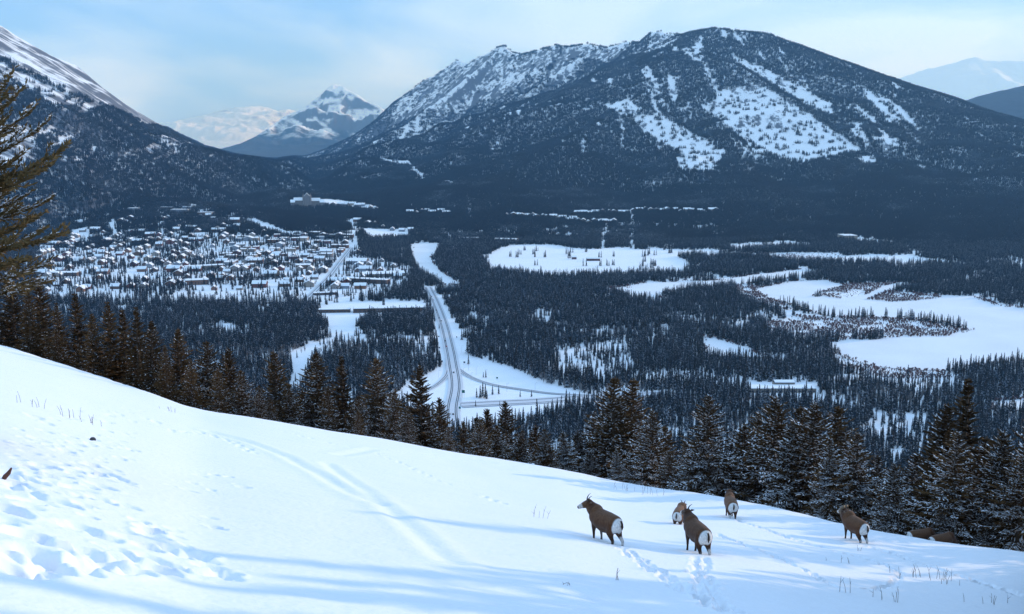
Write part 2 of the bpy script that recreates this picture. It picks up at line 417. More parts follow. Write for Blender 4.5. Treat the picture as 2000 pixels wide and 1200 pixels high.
# --- far ranges, each a mountain of its own
def far_range(label, ridges, r0, r1, u0, u1, nr, na, mat, amp, sc, crest=None):
    a0, a1 = az_slope(u0, 300)[0], az_slope(u1, 300)[0]; K = (.85 if u1 == 700 else .70) if r1 > 20000 else 1.0
    ridges = [([(q[0], q[1], q[2] * K) for q in pts], W * K, p) for pts, W, p in ridges]; r0 = max(14800, r0 * K) if K < 1 else r0; r1 *= K; sc *= K; amp *= K
    X, Y, R, A = polar_grid(np.linspace(r0, r1, nr), np.linspace(a0, a1, na))
    wob = 0.85 + 0.4 * fbm(X / (sc * .8), Y / (sc * .8), 51, 3)
    h = ridge_h(X, Y, ridges, wob)
    z = h + (ridged(X / sc, Y / sc, 61, 6) - 0.62) * amp * np.clip(h / 500, 0, 1)
    if crest:
        ta = np.array([az_slope(*q)[0] for q in crest]); tsl = np.array([az_slope(*q)[1] for q in crest])
        top = np.interp(A, ta, tsl); over = (z - EYE) / R - top
        z = np.where(over > 0, EYE + R * (top - .4 * over), z)
    z = np.where(h > 5, z, h) - 2
    o = link('mountain', mesh_np('mountain', np.stack([X, Y, z], -1).reshape(-1, 3), grid_faces(nr, na)), None, (mat,))
    return tag(o, label, 'mountain', None, 'structure')
far_range('pale snowy peak closing the gap between the two mountains',
          [([(430, 292, 26000), (500, 268, 27000), (560, 224, 28500), (610, 195, 29500), (640, 172, 30000), (665, 163, 30200), (700, 186, 30500), (735, 206, 31000), (760, 222, 31500), (850, 250, 32000)], 6500, 1.0),
           ([(655, 165, 30200), (628, 205, 28000), (590, 255, 25500)], 3000, 1.0), ([(700, 186, 30500), (700, 235, 28000), (690, 285, 25000)], 3000, 1.0), ([(600, 200, 29500), (545, 250, 27500), (500, 285, 25500)], 3000, 1.0)], 14800, 35000, 300, 1000, 260, 300, M_FAR, 1100, 1700,
          [(300, 300), (430, 291), (470, 280), (500, 266), (530, 246), (560, 224), (590, 212), (610, 197), (628, 184), (640, 172), (652, 164), (664, 166), (680, 176), (700, 186), (720, 200), (735, 204), (760, 220), (850, 250), (1000, 270)])
far_range('faint grey ridge behind the pale snowy peak',
          [([(340, 262, 37000), (390, 246, 38000), (440, 226, 39000), (480, 216, 39500), (530, 218, 40000), (600, 225, 40500)], 9000, 1.1)], 28200, 41000, 250, 700, 110, 200, mountain_mat('faint_grey_ridge', None, 0.60, 0.85, 0.0014, (1, 1, 1.6)), 900, 2400)
far_range('ghostly white range beyond the right shoulder of the wooded mountain',
          [([(1650, 190, 37000), (1760, 150, 37500), (1800, 134, 38000), (1850, 124, 38300), (1905, 116, 38500), (1960, 128, 38600), (2010, 122, 38600), (2120, 130, 39000)], 10000, 1.0)], 30000, 46000, 1600, 2200, 90, 200, mountain_mat('ghost_range', None, 0.45, 0.72, 0.0012, (1, 1, 1.6)), 500, 2400)
far_range('dark blue wooded hill at the right edge behind the mountain shoulder',
          [([(1900, 232, 9200), (1935, 194, 9300), (1975, 174, 9400), (2010, 160, 9500), (2150, 120, 9800)], 2600, 1.0)], 7000, 12500, 1840, 2250, 60, 80, plain('dark_wooded_hill', (0.045, 0.055, 0.07), 0.9, 0.5, 0.02), 60, 700)

# --- the foreground slope
def slope_detail(x, y, r, u, v):
    """drifts, old footprints and trails, in metres"""
    d = 0.16 * (fbm(x / 5.5, y / 7.0, 21, 3) - 0.5) + 0.05 * (fbm(x / 1.6, y / 0.9, 23, 3) - 0.5)
    wind = fbm(x / 2.6 + y * 0.12, y / 0.55, 25, 2)
    d += 0.035 * (wind - 0.5)
    return d
nA, nR = 900, 430
f_az = np.concatenate([np.linspace(-1.3, -0.56, 60)[:-1], np.linspace(-0.56, 0.56, nA), np.linspace(0.56, 1.4, 60)[1:]])
f_r = np.concatenate([np.geomspace(1.2, 6, 26)[:-1], np.geomspace(6, 62, nR)[:-1], np.linspace(62, R_JOIN, 24)])
FX, FY, FR, FA = polar_grid(f_r, f_az)
FZ0 = near_h(FR, np.clip(FA, -0.9, 0.9))
FU, FV = project(FX, np.maximum(FY, 0.2), FZ0)
fade = sstep(0, 1, np.clip((R_JOIN - FR) / 20, 0, 1))
FZ = FZ0 + slope_detail(FX, FY, FR, FU, FV) * fade
def hill_hit(u, v):                              # where the sight line through a pixel meets the slope
    a, s = az_slope(u, v)
    r = np.linspace(3, 75, 7000)
    g = EYE + s * r - near_h(r, np.full_like(r, a))
    k = np.argmax(g <= 0.0)
    if not (g <= 0).any(): k = np.argmin(g)
    return np.array((math.sin(a) * r[k], math.cos(a) * r[k]))
def dent(cx, cy, rx, ry, ang, depth, rim=0.35):  # one print: a pit with a soft rim
    global FZ
    m = (np.abs(FX - cx) < 3 * max(rx, ry)) & (np.abs(FY - cy) < 3 * max(rx, ry))
    if not m.any(): return
    dx, dy = FX[m] - cx, FY[m] - cy
    c, s = math.cos(ang), math.sin(ang)
    q = ((dx * c + dy * s) / rx) ** 2 + ((-dx * s + dy * c) / ry) ** 2
    FZ[m] += -depth * np.exp(-q * q) + depth * rim * np.exp(-(np.sqrt(q) - 1.45) ** 2 / 0.12)
rr = random.Random(4)
patch = [(0, 905, 460, 1135, 210), (0, 905, 250, 960, 40), (0, 815, 260, 930, 70), (300, 925, 480, 960, 10), (390, 1010, 450, 1035, 4), (60, 800, 330, 830, 30)]
for (u0, v0, u1, v1, n) in patch:
    for _ in range(n):
        u = rr.uniform(u0, u1); v = rr.uniform(v0, v1)
        if (v0, n) == (905, 210) and u > 120 + (v - 905) * 1.55 + rr.uniform(-30, 40): continue
        x, y = hill_hit(u, v)
        s = rr.uniform(0.06, 0.16)
        dent(x, y, s * rr.uniform(1, 1.7), s, rr.uniform(-0.5, 0.5), s * rr.uniform(0.5, 0.95), .15)
def trail(px, step, w, depth, wander=0.12):      # a line of hoof prints / a dragged furrow
    P = [hill_hit(*q) for q in px]
    side = 1
    for a, b in zip(P[:-1], P[1:]):
        L = np.hypot(*(b - a)); n = max(1, int(L / step)); ang = math.atan2(*(b - a)[::-1])
        for i in range(n):
            p = a + (b - a) * i / n; side = -side
            q = p + np.array((-math.sin(ang), math.cos(ang))) * (side * wander * rr.uniform(.3, 1.3) + rr.uniform(-.06, .06))
            dent(q[0], q[1], w * rr.uniform(1.2, 1.9), w * rr.uniform(.8, 1.1), ang + rr.uniform(-.2, .2), depth * 1.25 * rr.uniform(.4, 1.2), .1)
trail([(1206, 1070), (1240, 1092), (1300, 1130), (1345, 1160), (1440, 1200)], 0.17, 0.10, 0.12)
trail([(1368, 1090), (1366, 1125), (1385, 1165), (1400, 1195)], 0.16, 0.11, 0.13, 0.16)
trail([(1392, 1042), (1440, 1058), (1500, 1080), (1570, 1110), (1640, 1150)], 0.17, 0.085, 0.11, 0.06)
trail([(1432, 1012), (1500, 1036), (1570, 1058), (1650, 1078), (1720, 1098), (1760, 1118), (1740, 1142), (1690, 1150)], 0.17, 0.085, 0.11, 0.06)
trail([(1690, 1065), (1760, 1085), (1850, 1118), (1920, 1138), (2000, 1162)], 0.17, 0.085, 0.11, 0.06)
trail([(330, 842), (400, 848), (450, 862), (500, 885)], 0.5, 0.12, 0.07); trail([(560, 846), (620, 862), (700, 880)], 0.5, 0.10, 0.06)
trail([(725, 884), (790, 908), (850, 935), (885, 948)], 0.5, 0.10, 0.06); trail([(930, 965), (985, 985)], 0.4, 0.12, 0.07)
def furrow(px, w, depth):
    global FZ
    P = [hill_hit(*q) for q in px]
    best = np.full(FX.shape, 9.0)
    for a, b in zip(P[:-1], P[1:]):
        d = b - a; t = np.clip(((FX - a[0]) * d[0] + (FY - a[1]) * d[1]) / (d @ d), 0, 1)
        best = np.minimum(best, np.hypot(FX - a[0] - t * d[0], FY - a[1] - t * d[1]))
    FZ += -depth * np.exp(-(best / w) ** 2) + 0.5 * depth * np.exp(-((best - 2 * w) / w) ** 2)
furrow([(640, 905), (680, 935), (720, 965), (745, 985), (800, 1030), (880, 1100)], 0.22, 0.05)
furrow([(410, 845), (480, 862), (560, 890), (640, 935), (730, 985)], 0.25, 0.06)
furrow([(660, 890), (730, 878), (850, 890), (960, 905)], 0.25, 0.04)
o = link('hillside', mesh_np('hillside', np.stack([FX, FY, FZ], -1).reshape(-1, 3), grid_faces(len(f_r), len(f_az))), None, (M_SNOW_NEAR,))
tag(o, 'sunlit snow slope with footprints and animal trails', 'ground', None, 'structure')
_fr, _fa = f_r, f_az
def hill_z(x, y):
    r, a = math.hypot(x, y), math.atan2(x, y)
    i = int(np.clip(np.searchsorted(_fr, r), 1, len(_fr) - 1)); j = int(np.clip(np.searchsorted(_fa, a), 1, len(_fa) - 1))
    tr = (r - _fr[i - 1]) / (_fr[i] - _fr[i - 1]); ta = (a - _fa[j - 1]) / (_fa[j] - _fa[j - 1])
    return float((FZ[i-1, j-1] * (1 - ta) + FZ[i-1, j] * ta) * (1 - tr) + (FZ[i, j-1] * (1 - ta) + FZ[i, j] * ta) * tr)

# --- flat snow-covered ice: lake, ponds, river (outlines as seen, laid on the valley floor)
WATER = {'lake': [[(1470, 566), (1545, 550), (1615, 547), (1650, 560), (1600, 572), (1590, 580), (1640, 584), (1690, 576), (1720, 560), (1760, 552), (1800, 556), (1740, 568), (1690, 586), (1740, 590), (1810, 586), (1850, 576), (1905, 582), (1960, 600), (2040, 606), (2200, 620), (2200, 720), (2010, 715), (1990, 705), (1900, 718), (1840, 724), (1760, 722), (1700, 714), (1650, 700), (1612, 672), (1660, 662), (1700, 665), (1760, 658), (1850, 657), (1893, 646), (1850, 632), (1790, 624), (1740, 620), (1640, 620), (1590, 612), (1545, 596), (1505, 586)],
                  [(1610, 501), (1700, 498), (1800, 503), (1885, 513), (1800, 516), (1700, 513), (1640, 513)]],
         'river': [[(800, 478), (828, 474), (857, 476), (858, 490), (842, 504), (852, 522), (876, 540), (905, 556), (868, 560), (846, 546), (818, 530), (804, 508)],
                   [(1195, 564), (1260, 553), (1400, 548), (1480, 536), (1560, 527), (1605, 531), (1540, 545), (1440, 557), (1300, 570), (1290, 584), (1240, 586), (1215, 574)],
                   [(478, 426), (500, 428), (530, 440), (578, 456), (574, 463), (530, 452), (500, 441), (480, 432)]],
         'pond': [[(1370, 656), (1400, 662), (1460, 680), (1497, 700), (1440, 704), (1378, 696)], [(1930, 786), (2080, 772), (2080, 800), (1940, 802)]]}
WPOLY = [p for ps in WATER.values() for p in ps]
WLAB = {'lake': ['large frozen lake under flat white snow at the right', 'narrow frozen lake far across the flats below the wooded mountain'],
        'river': ['frozen white river bending beside the road and woods', 'frozen side channel between the woods and the meadow', 'frozen upper river in the gap above the town'],
        'pond': ['small frozen pond enclosed by dark woods', 'small frozen pond at the right edge behind the conifers']}
for nm, polys in WATER.items():
    for k, p in enumerate(polys):
        pts = []
        for i in range(len(p)):                    # a soft, uneven bank
            a, b = np.array(p[i], float), np.array(p[(i + 1) % len(p)], float)
            for t in (0, .25, .5, .75):
                q = a + (b - a) * t
                pts.append(floor_pt(q[0] + rr.uniform(-2, 2), q[1] + rr.uniform(-.7, .7), 0.75))
        bm = bmesh.new(); vs = [bm.verts.new(q) for q in pts]; f = bm.faces.new(vs)
        bmesh.ops.triangulate(bm, faces=[f]); bmesh.ops.recalc_face_normals(bm, faces=bm.faces[:])
        for q in bm.faces:
            if q.normal.z < 0: q.normal_flip()
        me = bpy.data.meshes.new(nm); bm.to_mesh(me); bm.free()
        tag(link(nm, me, None, (M_ICE,)), WLAB[nm][k], nm, None, 'structure')

# --- roads: packed snow with dark wheel tracks
def ribbon(name, px, width, z, mat, parent=None, offset=0.0, n=14):
    P = np.array([floor_pt(u, v)[:2] for u, v in px])
    Q = []
    for i in range(len(P) - 1):                    # Catmull-Rom through the picked points
        p0, p1, p2, p3 = P[max(i - 1, 0)], P[i], P[i + 1], P[min(i + 2, len(P) - 1)]
        for t in np.linspace(0, 1, n, endpoint=(i == len(P) - 2)):
            Q.append(0.5 * ((2 * p1) + (-p0 + p2) * t + (2 * p0 - 5 * p1 + 4 * p2 - p3) * t * t + (-p0 + 3 * p1 - 3 * p2 + p3) * t ** 3))
    Q = np.array(Q); T = np.gradient(Q, axis=0); T /= np.linalg.norm(T, axis=1)[:, None] + 1e-9
    N = np.stack([-T[:, 1], T[:, 0]], 1); C = Q + N * offset
    L, Rr = C + N * width / 2, C - N * width / 2
    v = np.concatenate([np.c_[L, np.full(len(L), z)], np.c_[Rr, np.full(len(Rr), z)]]); m = len(L)
    f = np.array([(i, i + m, i + m + 1, i + 1) for i in range(m - 1)])[:, ::-1]
    o = link(name, mesh_np(name, v, f, False), parent, (mat,))
    if o.data.polygons[0].normal.z < 0: o.data.flip_normals()
    return o
ROADS = [('road', 'straight two lane snowy road running from the junction towards the town', [(886, 840), (883, 800), (890, 755), (884, 712), (878, 680), (866, 632), (850, 590), (836, 562)], 17, [-5.2, -3.4, 3.4, 5.2], 1.05),
         ('road', 'curving slip road from the junction down to the conifers at its left', [(876, 712), (872, 735), (845, 758), (800, 778), (740, 800), (690, 815)], 7, [-1.2, 1.2], .92),
         ('road', 'long curved slip road from the junction to the highway at its right', [(890, 718), (920, 738), (960, 752), (1020, 762), (1080, 770), (1150, 774)], 7, [-1.2, 1.2], .95),
         ('highway', 'snowy dual highway crossing below the junction with dark wheel tracks', [(900, 792), (960, 789), (1040, 785), (1140, 778), (1300, 770)], 24, [-8.5, -6.5, 4.5, 6.5], .85),
         ('street', 'straight main street of the town lined with trees', [(600, 585), (640, 545), (668, 508), (690, 480)], 16, [-3, 3], .9)]
for nm, lab, px, wid, tracks, zz in ROADS:
    road = tag(ribbon(nm, px, wid, zz, M_PACKED), lab, nm, None, 'structure')
    for t in tracks: ribbon('wheel_track', px, 0.95 if nm != 'street' else 1.4, zz + 0.05, M_ASPH, road, t)

# ================================================================== TREES
def perp(d):
    d = Vector(d).normalized(); s = d.cross(Vector((0, 0, 1)))
    return s.normalized() if s.length > 1e-4 else Vector((1, 0, 0))
def conifer_meshes(key, seed, H, R, bare=0.06, gap=0.26, nb=6, twig=0.22, snow=0.4, droop=0.25, up=0.15, shape=0.85, lean=0.0, wide=0.07, fan=1, tw=1.0, sub=0.0):
    """trunk, crown and snow meshes of one conifer H metres tall"""
    g = random.Random(seed)
    tr = MB()
    bend = [Vector((lean * (i / 6) ** 2 * H * .1 + g.uniform(-.02, .02) * H * .2, g.uniform(-.02, .02) * H * .2, H * i / 6 - (1.5 if i == 0 else 0))) for i in range(7)]
    tr.tube(bend, [0.028 * H * (1 - i / 6.4) + .012 for i in range(7)], 7)
    def stem(z):
        t = min(max(z / H, 0), .9999) * 6; i = int(t); return bend[i].lerp(bend[i + 1], t - i) if i else Vector((bend[1].x * t, bend[1].y * t, z))
    nv, nf, sv, sf = [], [], [], []
    def blade(V, F, p, d, L, w, roll, lift=0.0):
        d = d.normalized(); s = perp(d); n = d.cross(s); s = s * math.cos(roll) + n * math.sin(roll)
        k = len(V); m = p + d * L * .45 + Vector((0, 0, lift)); b = p + Vector((0, 0, lift))
        V += [b, m + s * w, p + d * L + Vector((0, 0, lift * .5)), m - s * w]
        F.append((k, k + 1, k + 2, k + 3))
    z = H * bare
    while z < H * 0.985:
        f = (z / H - bare) / (1 - bare)
        prof = R * (1 - f) ** shape * (0.55 + 0.45 * min(1, f / 0.16))
        cnt = max(3, int(nb * (1 - 0.35 * f)))
        a0 = g.uniform(0, 6.28)
        for b in range(cnt):
            if g.random() < 0.10: continue
            a = a0 + 6.283 * b / cnt + g.uniform(-.35, .35)
            L = max(0.16, prof * g.uniform(0.45, 1.3) * (1 + .16 * math.cos(a - seed)))
            o = Vector((math.cos(a), math.sin(a), 0))
            p0 = stem(z + g.uniform(-.1, .1))
            dr = droop * (1 - f) - up * f - .25 * f * f
            steps = max(2, int(L / twig))
            prev = p0
            snowy = g.random() < 0.75
            for i in range(1, steps + 1):
                t = i / steps
                p = p0 + o * (L * t) + Vector((0, 0, -dr * L * t + 0.22 * L * t * t + g.uniform(-.02, .02)))
                d = p - prev
                if t > 0.18 or L < .5:
                    tl = (0.22 + 0.38 * L * (1 - t) ** .7 * .55) * g.uniform(.75, 1.25) * tw
                    for sgn in (-1, 1) * fan:
                        q = g.uniform(.6, 1.1) * sgn
                        dd = Vector((d.x * math.cos(q) - d.y * math.sin(q), d.x * math.sin(q) + d.y * math.cos(q), d.z)).normalized()
                        dd.z += g.uniform(-.35, .15)
                        blade(nv, nf, prev, dd, tl, wide * g.uniform(.8, 1.4), g.uniform(-.9, .9))
                        if snowy and g.random() < snow: blade(sv, sf, prev + dd * tl * .2, dd, tl * .75, wide * .75, g.uniform(-.3, .3), .035)
                    blade(nv, nf, prev, d + Vector((0, 0, g.uniform(-.3, .1))) * d.length, d.length * 1.9, wide * 1.2, g.uniform(-1.5, 1.5))
                    if snowy and g.random() < snow * .8: blade(sv, sf, prev, d, d.length * 1.3, wide * .9, g.uniform(-.3, .3), .04)
                if sub and t > .2 and g.random() < sub:          # side branchlets make the boughs bushy
                    q = g.choice((-1, 1)) * g.uniform(.5, 1.0); dd = Vector((d.x * math.cos(q) - d.y * math.sin(q), d.x * math.sin(q) + d.y * math.cos(q), d.z + d.length * g.uniform(-.2, .5))).normalized()
                    sl = (.25 + .45 * L * (1 - t)) * g.uniform(.6, 1.1); m_ = max(3, int(sl / (twig * .8)))
                    for jj in range(m_):
                        pj = p + dd * (sl * jj / m_)
                        for _ in range(3):
                            bd = dd + Vector((g.uniform(-1, 1), g.uniform(-1, 1), g.uniform(-.7, .7))) * .8
                            blade(nv, nf, pj, bd, .16 * g.uniform(.7, 1.3), wide * .8, g.uniform(-1.5, 1.5))
                        if snowy and g.random() < snow: blade(sv, sf, pj, dd, sl / m_ * 1.8, wide * 1.5, g.uniform(-.3, .3), .035)
                prev = p
        z += gap * (1 - .45 * f) * g.uniform(.75, 1.25)
    for k in range(8):
        blade(nv, nf, stem(H * (.93 + .008 * k)), Vector((g.uniform(-.5, .5), g.uniform(-.5, .5), 1)), .3, .05, g.uniform(-1.5, 1.5))
    return tr.mesh('trunk_' + key, True), mesh_py('crown_' + key, nv, nf), mesh_py('snow_' + key, sv, sf)
def put_tree(kind, name, loc, rz, sc, label, group, zs=1.0):
    t, c, s = kind
    e = empty(name, loc, rz); e.scale = (sc, sc, sc * zs)
    for nm, me in (('trunk', t), ('crown', c), ('snow', s)):
        o = bpy.data.objects.new(nm, me); COL.objects.link(o); o.parent = e
        if nm != 'trunk': o['kind'] = 'stuff'
    return tag(e, label, 'tree', group)
KINDS = []
for i, (R, sn, shp) in enumerate([(2.7, .18, .85), (3.2, .42, .8), (2.3, .10, .9), (3.5, .6, .75), (3.2, .75, .8), (2.7, .28, .8)]):
    ms = conifer_meshes('edge%d' % i, 100 + i, 10.0, R, snow=sn, shape=shp, droop=[.3, .35, .2, .4, .45, .25][i], nb=8, gap=.21, twig=.19, wide=.058)
    for me, mt in zip(ms, (M_BARK, M_NEEDLE, M_SNOW_TWIG)): me.materials.append(mt)
    KINDS.append(ms)

# --- conifers standing just beyond the edge of the slope: (u of trunk, v of tip, kind, metres behind the edge)
EDGE = [(-60, 520, 0, 6), (18, 528, 0, 6), (52, 560, 2, 4), (75, 545, 0, 9), (110, 590, 2, 5), (146, 572, 2, 8), (178, 610, 0, 5), (210, 588, 2, 7), (238, 604, 2, 9), (264, 598, 2, 6), (294, 624, 0, 5), (322, 672, 2, 3), (346, 640, 0, 8),
        (372, 700, 0, 4), (402, 664, 1, 8), (425, 716, 5, 4), (446, 678, 5, 9), (470, 720, 1, 5), (534, 684, 5, 8), (505, 750, 1, 4), (565, 748, 1, 6), (616, 686, 1, 8), (590, 760, 5, 12), (640, 752, 5, 4), (667, 694, 2, 9), (700, 770, 1, 5),
        (735, 697, 1, 8), (770, 762, 1, 5), (820, 711, 5, 8), (858, 775, 5, 10), (795, 790, 1, 3), (905, 820, 5, 8), (930, 812, 1, 12), (952, 796, 5, 14), (986, 782, 5, 10), (1020, 838, 1, 7), (1047, 828, 5, 12), (1075, 870, 1, 5), (1098, 850, 1, 12),
        (1128, 838, 3, 10), (1160, 800, 4, 11), (1200, 734, 1, 9), (1236, 738, 1, 11), (1275, 798, 3, 7), (1300, 830, 1, 10), (1338, 858, 4, 6), (1384, 768, 3, 5), (1352, 880, 4, 4), (1428, 860, 4, 8), (1455, 824, 3, 10), (1482, 806, 4, 12), (1516, 772, 3, 9), (1548, 826, 4, 6),
        (1562, 792, 1, 13), (1592, 782, 3, 7), (1622, 850, 4, 4), (1640, 790, 1, 11), (1676, 840, 4, 6), (1715, 885, 4, 8), (1748, 900, 3, 4), (1790, 880, 4, 9), (1820, 862, 3, 11), (1852, 784, 5, 7), (1893, 738, 2, 9), (1872, 840, 4, 4.5), (1925, 850, 1, 8), (1962, 838, 3, 6), (2005, 860, 4, 5), (2040, 800, 3, 8)]
GROUPS_E = 'conifers along the edge of the snow slope'
def edge_place(u, v, back):
    a, s = az_slope(u, v)
    r = float(np.interp(a, _az, _D)) + back
    x, y = math.sin(a) * r, math.cos(a) * r
    zb = float(near_h(np.array([r]), np.array([a]))[0]); return (x, y, zb), EYE + s * r - zb
ORD = ['first', 'second', 'third', 'fourth', 'fifth', 'sixth', 'seventh', 'eighth', 'ninth', 'tenth', 'eleventh', 'twelfth', 'thirteenth', 'fourteenth', 'fifteenth', 'sixteenth', 'seventeenth', 'eighteenth', 'nineteenth', 'twentieth']
seen_n = {}
for (u, v, k, back) in sorted(EDGE):
    (x, y, zb), h = edge_place(u, v, back)
    if u < 330: lab = 'dark brown conifer in the dense row left of the town'
    elif u < 900: lab = 'brown snow dusted conifer in the row below the town'
    elif u < 1110: lab = 'slim conifer behind the slope edge below the junction'
    elif u < 1320: lab = 'bushy snowy conifer in the clump behind the profile sheep'
    elif u < 1420: lab = 'snow laden spruce behind the two rear sheep'
    elif u < 1700: lab = 'snow laden conifer between the rear sheep and the ram'
    else: lab = 'frosted conifer in the clump right of the ram'
    seen_n[lab] = seen_n.get(lab, 0) + 1
    lab = lab + ', ' + ORD[seen_n[lab] - 1] + ' from its left'
    if (u, v) == (1893, 738): lab = 'tallest brown topped conifer at the right above the resting sheep'
    if (u, v) == (820, 711): lab = 'broad brown conifer rising in front of the road junction'
    if (u, v) == (1384, 768): lab = 'tall pointed spruce directly behind the two rear sheep'
    put_tree(KINDS[k], 'conifer', (x, y, zb - .1), random.uniform(0, 6.28), h / 10.0 * 1.0, lab, GROUPS_E, 1.0)
for i in range(46):                                # lower trees filling the row
    u = -40 + i * 46 + random.uniform(-15, 15)
    vs = float(np.interp(u, [p[0] for p in SKY_PX], [p[1] for p in SKY_PX]))
    (x, y, zb), h = edge_place(u, vs - random.uniform(45, 95), random.uniform(3, 9))
    k = random.choice([0, 2, 5]) if u < 450 else random.choice([1, 5, 1]) if u < 1100 else random.choice([3, 4, 1])
    side = 'at the left' if u < 600 else 'in the middle' if u < 1300 else 'at the right'
    put_tree(KINDS[k], 'conifer', (x, y, zb - .1), random.uniform(0, 6.28), h / 9.5, 'low conifer between taller edge trees %s, %s from the left' % (side, ORD[seen_n.setdefault(side, 0)]), GROUPS_E, random.uniform(.8, 1.0)); seen_n[side] += 1
# conifers just outside the picture at the right, between the sun and the slope
SHADE = [(11, 16, 9.6), (12.6, 18.4, 9.4), (14, 20.3, 9.6), (15.2, 23.4, 9), (16.6, 24.9, 9.4), (18, 27.6, 8), (19.6, 29.6, 7.2), (21, 32, 5.6), (19, 29.8, 4), (13.2, 15.4, 10), (15.2, 18, 10.5), (17, 21, 11), (18.6, 25.2, 9.8),
         (20.6, 27.8, 9), (14, 12, 11), (18, 16, 12), (22, 20, 12), (22.4, 25, 10.8), (16, 10, 11), (17, 23.5, 12.2), (23, 35.9, 15.5), (23, 29, 8.5), (24, 31.5, 8)]
for (x, y, h) in SHADE:
    x = max(x, .515 * y + .3 * h + .4)
    a = math.atan2(x, y); r = math.hypot(x, y)
    put_tree(KINDS[2], 'conifer', (x, y, float(near_h(np.array([r]), np.array([min(a, .9)]))[0]) - .2), random.uniform(0, 6.28), h / 10, 'conifer beyond the right edge whose shadow falls across the slope', 'conifers shading the slope')
# --- the near fir whose boughs reach in from the left
ms = conifer_meshes('near_fir', 7, 9.0, 2.5, bare=.44, gap=.40, nb=6, twig=.08, snow=.6, droop=.15, up=.45, shape=.42, wide=.030, lean=.8, fan=3, tw=.5, sub=.55)
for me, mt in zip(ms, (M_BARK, M_NEEDLE_NEAR, M_SNOW_TWIG)): me.materials.append(mt)
a = az_slope(-64, 480)[0]; r = 21.0; s = az_slope(20, 196)[1]
zb = float(near_h(np.array([r]), np.array([a]))[0])
put_tree(ms, 'fir', (math.sin(a) * r, math.cos(a) * r, zb), 0.0, (EYE + s * r - zb) / 9.0, 'sunlit fir with snowy boughs reaching in at the left edge', None)

# --- small tree meshes for the valley woods, 1 unit = 1 metre, about 15 m tall
def spire(seed, H, R, blades, frost, skirt=1.5):
    g = random.Random(seed); V, F, MI = [], [], []
    for a in range(3):
        b = a + 1
        V += [(.22 * math.cos(a * 2.09), .22 * math.sin(a * 2.09), -skirt), (.22 * math.cos(b * 2.09), .22 * math.sin(b * 2.09), -skirt), (0, 0, H * .98)]
        F.append((len(V) - 3, len(V) - 2, len(V) - 1)); MI.append(0)
    for i in range(blades):
        f = (i + g.random()) / blades
        z = H * (.06 + .9 * f); L = R * (1 - f) ** .8 * g.uniform(.65, 1.2) + .25; a = i * 2.4 + g.uniform(-.4, .4)
        w = (.30 + .34 * (1 - f)) * R * .62; dr = L * g.uniform(.25, .7)
        c, s = math.cos(a), math.sin(a)
        k = len(V)
        V += [(0, 0, z + .5), (c * L * .55 - s * w, s * L * .55 + c * w, z - dr * .5), (c * L, s * L, z - dr), (c * L * .55 + s * w, s * L * .55 - c * w, z - dr * .5)]
        F.append((k, k + 1, k + 2, k + 3)); MI.append(1 if g.random() < frost else 0)
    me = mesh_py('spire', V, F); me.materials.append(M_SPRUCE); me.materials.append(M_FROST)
    me.polygons.foreach_set('material_index', MI)
    return me
def bare_tree(seed, H, mat, n=26, spread=.28):
    g = random.Random(seed); V, F = [], []
    for i in range(n):
        z0 = H * g.uniform(0, .55); a = g.uniform(0, 6.28); L = H * g.uniform(.3, .6); sp = g.uniform(.1, 1) * spread * 2
        p = Vector((0, 0, z0)); q = p + Vector((math.cos(a) * sp * L, math.sin(a) * sp * L, L)); q.z = min(q.z, H)
        s = Vector((-math.sin(a), math.cos(a), 0)) * max(.16, .18 * H / 9)
        k = len(V); V += [p - s * .5, p + s * .5, q + s, q - s]; F.append((k, k + 1, k + 2, k + 3))
    me = mesh_py('bare', V, F); me.materials.append(mat)
    return me
def clump(seed, n, rad, H, R, blades, frost, skirt):
    g = random.Random(seed); V, F, MI = [], [], []
    for t in range(n):
        a, q = g.uniform(0, 6.28), rad * math.sqrt((t + g.random()) / n); ox, oy = q * math.cos(a), q * math.sin(a); s_ = g.uniform(.6, 1.12)
        m = spire(seed * 50 + t, H, R, blades, frost, skirt); k = len(V)
        V += [(v.co.x * s_ + ox, v.co.y * s_ + oy, v.co.z * s_) for v in m.vertices]
        for p in m.polygons: F.append(tuple(i + k for i in p.vertices)); MI.append(p.material_index)
        bpy.data.meshes.remove(m)
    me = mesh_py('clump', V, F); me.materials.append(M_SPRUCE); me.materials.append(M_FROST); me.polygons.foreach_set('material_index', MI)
    return me
TREES = bpy.data.collections.new('valley_tree_kinds')
tree_meshes = []
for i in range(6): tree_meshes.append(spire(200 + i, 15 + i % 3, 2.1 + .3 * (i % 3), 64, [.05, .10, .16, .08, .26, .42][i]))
for i in range(2): tree_meshes.append(bare_tree(300 + i, 9, M_TWIG))
for i in range(2): tree_meshes.append(bare_tree(320 + i, 2.6, M_WILLOW, 22, .5))
for i in range(3): tree_meshes.append(clump(41 + i, 9, 9.4, 15, 3.5, 30, [.0, .06, .24][i], 6))     # seen from kilometres away
for i in range(3): tree_meshes.append(clump(51 + i, 4, 4.6, 15.5, 2.3, 44, [.05, .10, .2][i], 2.5))   # the middle distance
for i, me in enumerate(tree_meshes): TREES.objects.link(bpy.data.objects.new('kind_%02d' % i, me))

